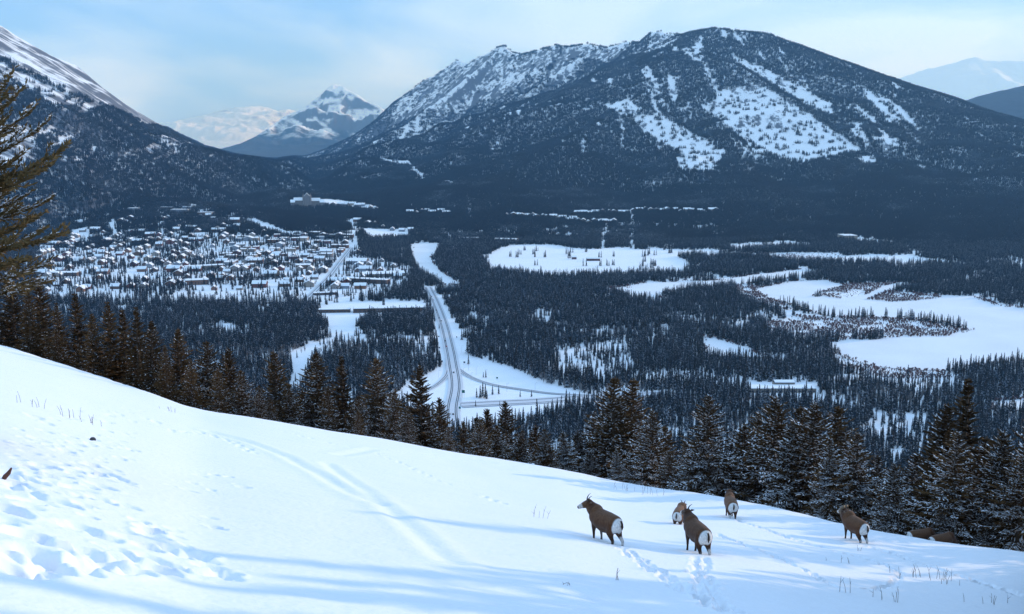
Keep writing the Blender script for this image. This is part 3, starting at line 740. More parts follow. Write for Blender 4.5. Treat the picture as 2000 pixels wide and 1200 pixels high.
# --- where the woods are open, as seen in the picture
OPEN = WPOLY + [
    [(940, 500), (1000, 478), (1080, 478), (1140, 486), (1180, 484), (1205, 486), (1300, 490), (1352, 516), (1340, 534), (1200, 536), (1080, 540), (960, 530)],
    [(1300, 489), (1450, 492), (1600, 495), (1640, 500), (1600, 506), (1450, 500), (1300, 500)],
    [(826, 556), (848, 562), (872, 602), (908, 655), (928, 698), (990, 716), (1062, 748), (1142, 768), (1150, 782), (1060, 812), (1000, 824), (880, 842), (850, 812), (755, 778), (830, 735), (862, 716), (852, 655), (842, 602)],
    [(572, 690), (612, 668), (624, 680), (604, 706), (588, 762), (562, 768)],
    [(616, 596), (660, 590), (832, 588), (834, 612), (730, 616), (690, 640), (700, 662), (664, 668), (640, 640), (622, 618)],
    [(1460, 748), (1600, 746), (1604, 776), (1460, 778)],
    [(1180, 438), (1192, 438), (1180, 492), (1168, 492)], [(1231, 412), (1238, 412), (1240, 492), (1230, 492)], [(912, 388), (917, 388), (922, 424), (916, 424)],
    [(735, 311), (790, 313), (806, 306), (800, 318), (836, 350), (826, 352), (796, 322), (760, 318)], [(850, 350), (900, 358), (880, 362)],
    [(212, 428), (228, 430), (232, 462), (218, 462)], [(135, 452), (175, 440), (180, 470), (140, 482)],
    [(1420, 478), (1530, 468), (1590, 478), (1500, 484), (1430, 490)], [(1635, 462), (1680, 464), (1745, 472), (1680, 474)],
    [(560, 390), (640, 388), (740, 402), (730, 412), (640, 402)], [(680, 430), (700, 430), (700, 470), (684, 470)], [(700, 446), (800, 446), (800, 464), (720, 466)]]
MOUNT_OPEN = [
    [(1370, 205), (1420, 172), (1480, 160), (1560, 196), (1640, 250), (1690, 290), (1622, 310), (1560, 322), (1500, 300), (1440, 262)],
    [(1225, 222), (1300, 232), (1352, 258), (1412, 298), (1402, 332), (1330, 332), (1318, 292), (1260, 262)],
    [(1430, 110), (1462, 120), (1545, 160), (1625, 205), (1628, 228), (1550, 192), (1450, 138)],
    [(1068, 140), (1105, 94), (1185, 88), (1145, 122), (1092, 162)], [(930, 148), (945, 96), (1010, 92), (975, 128)], [(1010, 130), (1050, 98), (1100, 92), (1060, 128)],
    [(760, 245), (775, 196), (880, 118), (945, 108), (950, 155), (905, 192), (830, 218)], [(930, 190), (990, 150), (1010, 165), (960, 195)], [(990, 170), (1020, 145), (1030, 150), (1000, 178)], [(1262, 106), (1275, 55), (1340, 62), (1305, 94)], [(820, 215), (900, 150), (1000, 118), (1090, 100), (1060, 130), (1000, 165), (930, 205), (860, 225)], [(1150, 120), (1200, 86), (1240, 84), (1190, 125)],
    [(1330, 105), (1360, 85), (1375, 88), (1368, 110), (1350, 118)], [(1706, 262), (1752, 268), (1756, 280), (1735, 296)], [(1664, 236), (1682, 240), (1690, 262), (1672, 266)], [(1670, 305), (1712, 302), (1716, 322), (1685, 326)], [(1780, 322), (1812, 330), (1800, 338)],
    [(1475, 270), (1482, 272), (1446, 322), (1438, 320)], [(1490, 290), (1497, 292), (1466, 342), (1459, 340)], [(1366, 70), (1374, 70), (1364, 122), (1358, 122)],
    [(1180, 205), (1230, 190), (1250, 215), (1215, 225)],
    [(-50, 105), (60, 150), (130, 190), (165, 205), (150, 200), (110, 180), (60, 175), (0, 140)], [(60, 155), (130, 185), (125, 205), (90, 200)], [(-50, 250), (60, 250), (70, 290), (40, 330), (-50, 330)], [(146, 305), (160, 308), (164, 320), (152, 318)]]
LEFT_TOP = [(-400, -300), (-400, 60), (0, 112), (60, 138), (100, 160), (150, 184), (200, 205), (250, 224), (292, 244), (340, 255), (340, -300)]
TOWN = [(70, 470), (150, 456), (300, 448), (440, 452), (560, 466), (700, 470), (705, 500), (800, 520), (800, 556), (690, 590), (560, 590), (420, 588), (250, 582), (80, 580)]
SHRUB = [[(1490, 632), (1560, 617), (1640, 622), (1740, 622), (1800, 628), (1890, 646), (1850, 656), (1760, 657), (1650, 662), (1560, 656), (1500, 650)],
         [(1620, 690), (1700, 714), (1760, 722), (1850, 724), (1860, 740), (1740, 742), (1640, 722)], [(1430, 556), (1480, 560), (1520, 590), (1560, 606), (1500, 604), (1440, 576)],
         [(1570, 575), (1640, 584), (1690, 576), (1720, 560), (1760, 552), (1640, 556)], [(1660, 588), (1740, 592), (1820, 588), (1850, 578), (1740, 568)], [(1820, 584), (1905, 582), (1990, 600), (2010, 612), (1920, 606), (1830, 600)],
         [(1470, 494), (1640, 494), (1660, 512), (1540, 512)], [(1180, 562), (1240, 560), (1225, 576), (1190, 572)]]
THIN = [([(1090, 690), (1220, 660), (1240, 720), (1180, 745), (1090, 725)], .25), ([(800, 556), (700, 590), (620, 592), (600, 560), (800, 540)], .45), ([(430, 560), (560, 590), (560, 610), (430, 600), (90, 590), (90, 575)], .5), ([(460, 420), (560, 350), (640, 360), (600, 390)], .6)]
occupied = []                                       # (x, y, radius) kept free of trees: buildings

# ================================================================== BUILDINGS
def house_kind(w, d, h, rise, col, flat=False):
    """meshes of a house w wide (x, the gable side), d deep (y): name -> (mesh, parent part)"""
    P = []
    wall = MB()
    if flat: wall.box(-w/2, w/2, -d/2, d/2, -1.5, h)
    else: wall.prism([(-w/2, -1.5), (w/2, -1.5), (w/2, h), (0, h + rise), (-w/2, h)], -d/2, d/2)
    me = wall.mesh('wall'); me.materials.append(WALLS[col]); P.append(('wall', me, None))
    rf = MB(); sn = MB()
    if flat:
        rf.box(-w/2 - .3, w/2 + .3, -d/2 - .3, d/2 + .3, h + .003, h + .45); sn.box(-w/2 - .15, w/2 + .15, -d/2 - .15, d/2 + .15, h + .453, h + .85)
    else:
        e = .8; k = rise / (w / 2)
        rf.prism([(-w/2 - e, h - e * k), (0, h + rise), (w/2 + e, h - e * k), (w/2 + e, h - e * k + .25), (0, h + rise + .25), (-w/2 - e, h - e * k + .25)], -d/2 - e, d/2 + e)
        sn.prism([(-w/2 - e + .1, h - e * k + .30), (0, h + rise + .26), (w/2 + e - .1, h - e * k + .30), (w/2 + e - .25, h - e * k + .78), (.5, h + rise + .68), (-.5, h + rise + .68), (-w/2 - e + .25, h - e * k + .78)], -d/2 - e + .1, d/2 + e - .1)
    me = rf.mesh('roof'); me.materials.append(M_ROOFEDGE); P.append(('roof', me, None))
    me = sn.mesh('snow'); me.materials.append(M_SNOW); P.append(('snow', me, 'roof'))
    ch = MB().box(w*.18, w*.18 + .9, d*.1, d*.1 + .9, h, h + (rise if not flat else 0) + 1.6)
    me = ch.mesh('chimney'); me.materials.append(WALLS['stone']); P.append(('chimney', me, 'roof'))
    for i, x in enumerate(np.linspace(-w * .3, w * .3, 3 if w < 16 else 6)):
        wn_ = MB().box(x - .6, x + .6, -d/2 - .06, -d/2 + .05, h * .35, h * .35 + 1.4)
        me = wn_.mesh('window'); me.materials.append(M_DARK); P.append(('window', me, None))
    me = MB().box(w*.42 - .5, w*.42 + .5, -d/2 - .07, -d/2 + .05, -1.2, 2.0).mesh('door'); me.materials.append(WALLS['brown'] if col != 'brown' else WALLS['grey']); P.append(('door', me, None))
    return P
def put_house(kind, name, loc, rz, label, group, cat='house', sc=1.0, r=9):
    e = tag(empty(name, loc, rz, sc), label, cat, group)
    byname = {}
    for nm, me, par in kind:
        o = bpy.data.objects.new(nm, me); COL.objects.link(o); o.parent = byname[par] if par else e; byname[nm] = o
    occupied.append((loc[0], loc[1], r * sc))
    return e
HK = {}
def hk(size, col, flat=False):
    if (size, col, flat) not in HK: HK[(size, col, flat)] = house_kind(*[(9, 11, 4.2, 3.2), (12, 15, 5.0, 3.8), (16, 22, 6.5, 4.0), (26, 30, 8.0, 4.5)][size], col, flat)
    return HK[(size, col, flat)]
g = random.Random(21)
ave = floor_pt(690, 480)[:2] - floor_pt(620, 565)[:2]; ave_a = math.atan2(ave[1], ave[0]) - math.pi / 2
ca, sa = math.cos(ave_a), math.sin(ave_a)
o0 = floor_pt(640, 545)
tpoly = [(u, v) for u, v in TOWN]
count = 0
lots = []
for j in range(-4, 40):
    for i in range(-42, 12):
        lx = i * 25 + g.uniform(-5, 5); ly = j * 36 + g.uniform(-5, 5)
        x, y = o0[0] + lx * ca - ly * sa, o0[1] + lx * sa + ly * ca
        u, v = project(x, y, 0.0)
        if v > 588 or v < 440 or not in_poly(np.array([u]), np.array([v]), tpoly)[0]: continue
        if abs(lx) < 16: continue
        lots.append((x, y, u, v))
g.shuffle(lots)
n_big = 0; n_small = 0
for (x, y, u, v) in lots:
    z = float(land_z(x, y)[0])
    down = 440 < u < 690 and 468 < v < 528
    rz = ave_a + g.choice([0, math.pi / 2, math.pi]) + g.uniform(-.1, .1)
    if down and n_big < 95:
        col = g.choice(['red', 'beige', 'grey', 'orange', 'brown', 'stone']); fl = g.random() < .7
        put_house(hk(g.choice([2, 2, 3]), col, fl), 'shop_building', (x, y, z), rz, '%s %s roofed building in the %s %s of the town centre' % (col, 'flat' if fl else 'gable', 'left' if u < 525 else 'middle' if u < 610 else 'right', 'front' if v > 508 else 'middle row' if v > 488 else 'back'), 'buildings of the town centre', 'building', g.uniform(.85, 1.1), 15)
        n_big += 1
    elif not down and n_small < 235:
        if g.random() < .12: continue
        col = g.choice(['brown', 'brown', 'red', 'beige', 'grey', 'orange', 'stone']); size = g.choice([0, 1, 1, 2])
        where = ('at the town\'s left' if u < 250 else 'mid town' if u < 480 else 'beside the main street') + (', far side' if v < 500 else ', near side')
        put_house(hk(size, col), 'house', (x, y, z), rz, '%s %s house with snowy gable roof %s' % (['small', 'medium', 'large'][size], col, where), 'houses of the town', 'house', g.uniform(.95, 1.3))
        n_small += 1
# rows of houses across the river below the wooded mountain and on the terraces by the castle hotel
rows = [([(990, 424), (1040, 424), (1100, 430), (1160, 436), (1200, 434)], 22, 'in the lower row across the river'), ([(1130, 418), (1200, 416), (1260, 412), (1330, 414), (1400, 414)], 24, 'in the upper row across the river'), ([(800, 418), (840, 415), (870, 417)], 7, 'in the short row above the river bend'),
        ([(700, 432), (760, 448), (800, 452)], 7, 'among trees across the river from the town'), ([(655, 400), (690, 402), (735, 410)], 10, 'on the terrace beside the castle hotel')]
for px, n, where in rows:
    us = np.linspace(px[0][0], px[-1][0], n)
    for u in us:
        u = u + g.uniform(-3, 3); v = float(np.interp(u, [p[0] for p in px], [p[1] for p in px])) + g.uniform(-2.5, 2.5)
        # walk the sight line until it meets the land
        a, s = az_slope(u, v); rr_ = np.linspace(2200, 6000, 1500); zz = EYE + s * rr_
        hit = np.argmax(zz <= land_z(np.sin(a) * rr_, np.cos(a) * rr_)); r_ = rr_[hit]
        x, y = math.sin(a) * r_, math.cos(a) * r_
        col = g.choice(['brown', 'beige', 'grey'])
        put_house(hk(g.choice([1, 2]), col), 'house', (x, y, float(land_z(x, y)[0])), g.uniform(-.2, .2) + g.choice([0, math.pi / 2]), '%s house with snowy roof %s' % (col, where), 'houses across the river', 'house', 1.15, 14)

def long_block(name, label, px0, px1, depth, h, col, snow=.7, bays=10, wing=None, hip=0.0, base_v=None):
    """a long building between two floor points, front towards the camera"""
    A, B = floor_pt(*px0), floor_pt(*px1)
    L = float(np.hypot(*(B - A)[:2])); ang = math.atan2(B[1] - A[1], B[0] - A[0])
    e = tag(empty(name, (A[0], A[1], 0.4), ang), label, 'building')
    MB().box(0, L, 0, depth, -1, h).build('wall', WALLS[col], e)
    rf = MB().prism([(0, h + .003), (depth, h + .003), (depth + 1.2, h + .2), (depth + 1.2, h + .5), (depth / 2, h + .5 + hip), (-1.2, h + .5), (-1.2, h + .2)], 0, L)
    ro = link('roof', None or mesh_py('roof', [(y, x, z) for x, y, z in rf.v], [f[::-1] for f in rf.f]), e, (M_ROOFEDGE,))
    sn = MB().prism([(-.9, h + .52), (depth / 2, h + .52 + hip), (depth + .9, h + .52), (depth + .6, h + .55 + snow), (depth / 2, h + .55 + snow + hip), (-.6, h + .55 + snow)], .3, L - .3)
    link('snow', mesh_py('snow', [(y, x, z) for x, y, z in sn.v], [f[::-1] for f in sn.f]), ro, (M_SNOW,))
    for fl in range(max(1, int(h // 3.2))):
        for i in range(bays):
            x = L * (i + .5) / bays; wd = L / bays * .32
            MB().box(x - wd, x + wd, -.06, .05, 1 + fl * 3.1, 2.5 + fl * 3.1).build('window', M_DARK, e)
    for t in np.linspace(0, 1, max(2, int(L / 14))):
        p = A + (B - A) * t; occupied.append((p[0] - math.sin(ang) * depth / 2, p[1] + math.cos(ang) * depth / 2, depth / 2 + 5))
    return e
long_block('hotel', 'long low brown hotel wing with wide snowy roof in the woods', (690, 612), (830, 609), 26, 6.5, 'brown', bays=16, hip=1.2)
long_block('hotel', 'thin low brown wing joined to the long hotel at its left end', (622, 612), (684, 611), 12, 5.0, 'brown', bays=9)
long_block('hotel', 'dark long hotel with white roof band beside the main street', (680, 552), (756, 556), 16, 8.0, 'brown', bays=12)
long_block('hall', 'wide white roofed hall above the dark long hotel', (706, 543), (792, 540), 40, 6.0, 'beige', bays=8, hip=3)
long_block('lodge', 'snow roofed lodge with broad roofs beside the trees at the street end', (676, 517), (716, 517), 36, 7.0, 'grey', bays=6, hip=5)
long_block('lodge', 'orange brown flat building with snowy roof near the front of the town', (362, 558), (408, 556), 24, 9.0, 'orange', bays=8)
long_block('lodge', 'beige long block behind the orange brown building', (362, 530), (440, 526), 20, 9.0, 'beige', bays=12)
long_block('lodge', 'brown long building with snowy flat roof at the left of the town', (80, 540), (150, 540), 22, 7.0, 'brown', bays=10)
long_block('station', 'low dark station building on the open ground below the town', (612, 578), (660, 576), 10, 4.0, 'brown', bays=8)
long_block('shed', 'small dark shed on the open snow in front of the town', (422, 590), (444, 590), 10, 4.0, 'grey', bays=3)
long_block('lodge', 'wide flat chalet with tiered snowy roof in the woods at the right', (1466, 768), (1594, 768), 16, 4.5, 'beige', bays=14)
long_block('lodge', 'upper tier pavilion of the wide chalet in the woods', (1512, 761), (1552, 761), 10, 7.5, 'beige', bays=6, hip=1.5)
long_block('barn', 'long dark red barn on the white meadow', (1146, 510), (1172, 510), 10, 4.5, 'red', bays=5, hip=2)
long_block('barn', 'short dark red barn at the left of the long one', (1117, 507), (1126, 507), 9, 4.5, 'red', bays=2, hip=2)
long_block('lodge', 'pale long building at the corner of the white meadow', (966, 474), (1010, 475), 20, 9, 'stone', bays=9, hip=2)
long_block('lodge', 'low snow roofed building behind the river bank', (895, 470), (936, 470), 16, 6, 'brown', bays=7, hip=2)
for i, (u, v) in enumerate([(868, 462), (900, 461), (922, 460), (940, 458)]):
    p = floor_pt(u, v); put_house(hk(3, 'red' if i % 2 else 'brown'), 'lodge', (p[0], p[1], .4), .3 * i, '%s lodge of the small group behind the river bank, number %s from its left' % (('red' if i % 2 else 'brown'), ['first', 'second', 'third', 'fourth'][i]), 'lodges by the river bank', 'building', .9, 16)
def on_land(u, v, r0=2200, r1=6500):
    a, s = az_slope(u, v); r_ = np.linspace(r0, r1, 3000); hit = np.argmax(EYE + s * r_ <= land_z(np.sin(a) * r_, np.cos(a) * r_))
    x, y = math.sin(a) * r_[hit], math.cos(a) * r_[hit]; return x, y, float(land_z(x, y)[0])
# flat-roofed centre on the wooded hill at the left
for i, (u, v, w, d, h, lab) in enumerate([(262, 412, 36, 20, 9, 'pale glassy hall at the left end of the hilltop complex'), (326, 409, 40, 14, 7, 'dark flat block in the middle of the hilltop complex'), (352, 416, 55, 24, 11, 'widest flat roofed block of the hilltop complex'), (402, 421, 50, 22, 10, 'dark flat roofed block at the right end of the hilltop complex'), (366, 408, 30, 14, 7, 'small block behind the widest block of the hilltop complex')]):
    x, y, z = on_land(u, v); put_house(house_kind(w, d, h, 3, ['grey', 'brown', 'grey', 'brown', 'grey'][i], True), 'hall', (x, y, z), -.12, lab, 'hilltop complex', 'building', 1.0, 26)
# castle hotel: tall stone body with wings, steep roofs and turrets
x, y, z = on_land(600, 404)
e = tag(empty('castle_hotel', (x, y, z), .2), 'castle like stone hotel with steep snowy roofs on the rise above town', 'hotel'); occupied.append((x, y, 45))
for (cx, cy, w, d, h, rise) in [(0, 0, 26, 22, 36, 14), (-30, 4, 36, 18, 24, 9), (30, 4, 36, 18, 22, 9), (-52, -6, 16, 26, 18, 8), (54, -6, 16, 26, 17, 8)]:
    def hall(prof, lo, hi, nm, mat):
        m = MB().prism(prof, lo, hi)
        if cx: m.v = [(y_, x_, z_) for x_, y_, z_ in m.v]; m.f = [f[::-1] for f in m.f]
        m.build(nm, mat, e)
    c0, c1, ww, dd = (cy, cx, d, w) if cx else (cx, cy, w, d)           # wings run sideways, the middle block faces the town
    hall([(c0 - ww/2, -6), (c0 + ww/2, -6), (c0 + ww/2, h), (c0, h + rise), (c0 - ww/2, h)], c1 - dd/2, c1 + dd/2, 'wall', WALLS['stone'])
    hall([(c0 - ww/2 - 1, h - 1), (c0, h + rise + .1), (c0 + ww/2 + 1, h - 1), (c0 + ww/2 + 1, h - .2), (c0, h + rise + 1.2), (c0 - ww/2 - 1, h - .2)], c1 - dd/2 - .6, c1 + dd/2 + .6, 'roof', M_SNOW)
    for fl in range(int(h // 4)):
        for q in np.linspace(-.36, .36, max(3, int(w // 6))):
            MB().box(cx + q * w - .7, cx + q * w + .7, cy - d/2 - .07, cy - d/2 + .05, 2 + fl * 4, 4.2 + fl * 4).build('window', M_DARK, e)
for tx in (-13, 13):
    MB().tube([(tx, -11, -4), (tx, -11, 38), (tx, -11, 39), (tx, -11, 50)], [3.2, 3.2, 3.8, .1], 10).build('turret', WALLS['stone'], e)
# visitor building at the foot of the wooded mountain
x, y, z = on_land(1655, 468); put_house(hk(3, 'beige', True), 'lodge', (x, y, z), .1, 'pale low building in the clearing at the foot of the wooded mountain', None, 'building', 1.5, 30)

# ================================================================== ROAD THINGS
def make_car(col):
    b = MB().prism([(-2.1, .35), (2.1, .35), (2.15, .75), (1.2, .9), (.7, 1.42), (-1.2, 1.45), (-1.9, .95), (-2.15, .8)], -.85, .85).mesh('body'); b.materials.append(col)
    gl = MB().prism([(.62, .95), (.48, 1.36), (-1.05, 1.38), (-1.5, .97)], -.87, .87).mesh('side_window'); gl.materials.append(M_DARK)
    ws = []
    for sx in (-1.3, 1.3):
        for sy in (-.8, .8):
            w = MB().tube([(sx, sy - .1, .33), (sx, sy + .1, .33)], .33, 10).mesh('wheel'); w.materials.append(M_SIGNBACK); ws.append(w)
    lm = MB().box(2.12, 2.17, -.75, -.4, .6, .75).box(2.12, 2.17, .4, .75, .6, .75).mesh('headlight'); lm.materials.append(M_METAL)
    return [('body', b), ('side_window', gl), ('headlight', lm)] + [('wheel', w) for w in ws]
CARS = [('dark grey', make_car(plain('dark_grey_car_paint', (.05, .055, .06), .35, .05, 2, .5))), ('red', make_car(plain('red_car_paint', (.3, .03, .03), .35, .05, 2, .5))), ('black', make_car(plain('black_car_paint', (.02, .02, .022), .3, .05, 2, .5)))]
P = [floor_pt(u, v)[:2] for u, v in ROADS[0][2]]
for i, (u, v, off, col, where) in enumerate([(843, 581, -2, 0, 'nearest the town'), (852, 608, -2, 2, 'just below the bend towards town'), (858, 623, -3, 0, 'level with the long hotel'), (862, 629, -3, 2, 'following close behind the one level with the hotel'), (870, 668, -3, 0, 'half way down the straight road'), (872, 679, -3, 1, 'last before the road junction'), (846, 588, 3, 1, 'second nearest the town'), (886, 730, 2, 0, 'entering the junction'), (885, 812, 2, 2, 'below the junction beside the near trees')]):
    p = floor_pt(u, v); nm, parts = CARS[col]
    e = tag(empty('car', (p[0], p[1], 1.11), math.pi / 2 + .08), '%s car on the straight road, %s' % (nm, where), 'car', 'cars on the road to town')
    for pn, me in parts:
        o = bpy.data.objects.new(pn, me); COL.objects.link(o); o.parent = e
def sign(u, v, h, w, ph, mat, label, name='road_sign'):
    p = floor_pt(u, v); e = tag(empty(name, (p[0], p[1], .3), -.1), label, 'sign', 'road signs at the junction')
    for s_ in (-w * .3, w * .3): MB().tube([(s_, 0, -.6), (s_, 0, h)], .09, 6).build('post', M_METAL, e)
    MB().box(-w / 2, w / 2, -.12, -.04, h - ph, h + .1).build('panel', mat, e)
for a in [(905, 778, 9, 3.4, 3.2, M_SIGN, 'large green road sign on tall post at the junction'), (858, 683, 3.5, 2.2, 2.0, M_SIGNBACK, 'dark square sign on the left verge half way along the road'), (863, 710, 3.5, 2.4, 2.2, M_SIGNBACK, 'dark sign on the left verge just above the junction'), (857, 661, 3.2, 2.0, 1.6, M_SIGNBACK, 'dark sign on the left verge below the woods corner'),
          (907, 712, 3.5, 2.4, 2.0, M_SIGNBACK, 'dark sign on the right verge just above the junction'), (898, 804, 5, 2.2, 2.2, M_SIGN, 'green road sign by the highway below the junction'), (971, 742, 3, 2.2, 1.8, M_SIGN, 'small green sign beside the long slip road'), (892, 662, 3.2, 1.6, 1.6, M_SIGNBACK, 'small dark sign on the right verge below the woods')]: sign(*a)
for i, (u, v) in enumerate([(905, 735), (930, 733), (920, 745), (948, 738), (915, 724), (990, 766), (1045, 765), (902, 690), (857, 740), (897, 790)]):
    p = floor_pt(u, v); e = tag(empty('street_lamp', (p[0], p[1], .3), random.uniform(-.3, .3)), 'thin grey street lamp standing in the snow around the junction', 'lamp', 'street lamps at the junction')
    MB().tube([(0, 0, -.6), (0, 0, 9.5), (.2, 0, 10), (1.6, 0, 10.3)], [.13, .09, .08, .06], 6).build('pole', M_METAL, e)
    MB().box(1.4, 2.3, -.16, .16, 10.2, 10.4).build('lamp_head', M_METAL, e)

# ================================================================== THE WOODS
def scatter(r0, r1, sp, a_lim=0.56):
    n = int(2 * r1 * math.sin(a_lim) / sp) + 2; m = int((r1 - r0 * math.cos(a_lim)) / sp) + 2
    X, Y = np.meshgrid(np.arange(n) * sp - r1 * math.sin(a_lim), np.arange(m) * sp + r0 * math.cos(a_lim))
    X = (X + RNG.uniform(-.5, .5, X.shape) * sp * 1.1).ravel(); Y = (Y + RNG.uniform(-.5, .5, Y.shape) * sp * 1.1).ravel()
    R = np.hypot(X, Y); A = np.arctan2(X, Y)
    k = (R > r0) & (R < r1) & (np.abs(A) < a_lim)
    return X[k], Y[k]
occ = np.array(occupied)
def woods(r0, r1, sp, far, mid=False):
    x, y = scatter(r0, r1, sp)
    z, reg = land(x, y); r = np.hypot(x, y); a = np.arctan2(x, y)
    vis = ((z + 18 - EYE) / r > horizon_before(r, a) - 0.004) | (r < 700)
    x, y, z, reg, r, a = [q[vis] for q in (x, y, z, reg, r, a)]
    u, v = project(x, y, z)
    dens = np.ones(len(x))
    hill = reg > 0
    st = fbm(x / 34, y / 420, 41, 4); big = fbm(x / 330, y / 520, 43, 3)
    up_ = np.clip(z / 700, 0, 1)
    thin = sstep(0.40, 0.62, st * .55 + big * .45 + .30 * (up_ - .45))
    dens = np.where(hill, 1 - .15 * thin * sstep(160, 460, z) - .9 * sstep(.645, .70, st) * sstep(120, 330, z), dens)
    for p in MOUNT_OPEN:
        uj = u + 14 * (st - .5) * 2; vj = v + 10 * (big - .5) * 2
        dens = np.where(hill & in_poly(uj, vj, p), dens * .07 + .10 * (st > .6), dens)
    for q in [[(1380, 118), (1440, 133), (1500, 165), (1600, 230), (1690, 290), (1770, 325), (1850, 360), (2000, 430)]]:   # dense trees along the sharp spur
        for (xa, ya), (xb, yb) in zip(q[:-1], q[1:]):
            t = np.clip(((u - xa) * (xb - xa) + (v - ya) * (yb - ya)) / ((xb - xa) ** 2 + (yb - ya) ** 2), 0, 1)
            dens = np.where(hill & (np.hypot(u - xa - t * (xb - xa), v - ya - t * (yb - ya)) < 6), 1, dens)
    lt = in_poly(u, v + 16 * (st - .5), LEFT_TOP) & (reg == 1)
    dens = np.where(lt, 0, dens)
    glade = fbm(x / 60, y / 60, 47, 3)
    dens = np.where(~hill, dens * (1 - .8 * sstep(.60, .70, glade)) * (1 - .55 * sstep(.58, .72, fbm(x / 17, y / 17, 57, 2))), dens)
    for p, q in THIN: dens = np.where(in_poly(u, v, p), dens * q, dens)
    dens = np.where(in_poly(u + 30 * (glade - .5), v + 22 * (glade - .5), TOWN) & ~hill, .16 + .6 * sstep(.52, .62, glade), dens)
    shrub = np.zeros(len(x), bool)
    for p in SHRUB: shrub |= in_poly(u, v, p)
    op = np.zeros(len(x), bool)
    for p in OPEN: op |= in_poly(u + 16 * (glade - .5) + 8 * (st - .5), v + 8 * (glade - .5), p)
    dens = np.where(op, np.where(v < 540, .012, .004), dens)
    for p in WPOLY: dens = np.where(in_poly(u, v, p), 0, dens)
    keep = RNG.random(len(x)) < dens
    wet = shrub & (RNG.random(len(x)) < .85)
    for p in WPOLY[:1]: wet &= ~in_poly(u, v, p)
    keep = (keep & ~shrub) | wet
    for rd in ROADS:                                # no trees on roads
        P_ = [floor_pt(*q)[:2] for q in rd[2]]
        for A_, B_ in zip(P_[:-1], P_[1:]):
            d = B_ - A_; t = np.clip(((x - A_[0]) * d[0] + (y - A_[1]) * d[1]) / (d @ d), 0, 1)
            keep &= np.hypot(x - A_[0] - t * d[0], y - A_[1] - t * d[1]) > rd[3] / 2 + 4
    x, y, z, r, a, u, v, wet, glade = [q[keep] for q in (x, y, z, r, a, u, v, wet, glade)]
    ok = np.ones(len(x), bool)
    near_b = np.where((r > 1300) & (r < 5000))[0]
    for cx, cy, cr in occ:
        d2 = (x[near_b] - cx) ** 2 + (y[near_b] - cy) ** 2
        ok[near_b[d2 < (cr * .8) ** 2]] = False
    x, y, z, r, a, u, v, wet, glade = [q[ok] for q in (x, y, z, r, a, u, v, wet, glade)]
    n = len(x); q = RNG.random(n)
    idx = RNG.integers(0, 6, n)
    fr = fbm(x / 130, y / 130, 71, 3)
    idx = np.where((fr > .56) & (q < .5), RNG.integers(4, 6, n), idx)
    if far: idx = 10 + np.clip((fr * 6 - 2.4 + 1.2 * sstep(80, 620, z) + RNG.uniform(-.4, .4, n)), 0, 2).astype(int)
    if mid: idx = 13 + np.clip((fr * 3 + RNG.uniform(-1, 1, n)), 0, 2).astype(int)
    intown = in_poly(u, v, TOWN); idx = np.where(intown & mid, RNG.integers(0, 2, n), idx)
    aspen = (fbm(x / 110, y / 110, 73, 2) > .66) & (q < .5) & (not far) & (not mid)
    idx = np.where(aspen, RNG.integers(6, 8, n), idx); idx = np.where(wet, RNG.integers(8, 10, n), idx)
    sc = np.where(idx >= 10, RNG.uniform(.85, 1.12, n), np.clip(RNG.normal(.85, .22, n), .3, 1.35))
    return x, y, z, r, a, u, v, idx, sc
W = []
for (r0, r1, sp, far, mid, wd, ht) in [(130, 560, 8.5, False, False, 1.0, .8), (560, 1450, 4.7, False, False, 1.0, 1.0), (1450, 2900, 8.6, False, True, 1.1, 1.0), (2900, 4600, 11.5, True, False, 1.0, .95), (4600, 7600, 13.0, True, False, 1.15, 1.0), (7600, 14500, 25.0, True, False, 1.9, 1.1)]:
    w = woods(r0, r1, sp, far, mid)
    W.append([*w, np.full(len(w[0]), wd), np.full(len(w[0]), ht)])
W = [np.concatenate(q) for q in zip(*W)]
x, y, z, r, a, u, v, idx, sc, wd, ht = W
wd = np.where((idx < 6) & in_poly(u, v, TOWN), 1.35, wd)
# red willow scrub along the lake shores
sx_, sy_ = scatter(1150, 2700, 4.2); su, sv = project(sx_, sy_, np.zeros(len(sx_))); sm = np.zeros(len(sx_), bool)
for p in SHRUB: sm |= in_poly(su, sv, p)
for p in WPOLY: sm &= ~in_poly(su, sv, p)
sm &= fbm(sx_ / 22, sy_ / 22, 91, 2) > .42
sx_, sy_ = sx_[sm], sy_[sm]
for p in WPOLY:
    for i in range(len(p)):
        A_, B_ = floor_pt(*p[i])[:2], floor_pt(*p[(i + 1) % len(p)])[:2]; k = int(np.hypot(*(B_ - A_)) / 2.2); t = RNG.random(k)[:, None]
        q = A_ + (B_ - A_) * t + RNG.normal(0, 3.2, (k, 2)); q = q[fbm(q[:, 0] / 30, q[:, 1] / 30, 95, 2) > .42]
        sx_ = np.concatenate([sx_, q[:, 0]]); sy_ = np.concatenate([sy_, q[:, 1]])
su, sv = project(sx_, sy_, np.zeros(len(sx_))); m_ = len(sx_)
x, y, z, u, v = [np.concatenate(q) for q in ((x, sx_), (y, sy_), (z, np.full(m_, .4)), (u, su), (v, sv))]
r, a = np.hypot(x, y), np.arctan2(x, y)
idx = np.concatenate([idx, RNG.integers(8, 10, m_)]); sc = np.concatenate([sc, RNG.uniform(.7, 1.5, m_)]); wd = np.concatenate([wd, np.full(m_, 1.5)]); ht = np.concatenate([ht, np.ones(m_)])
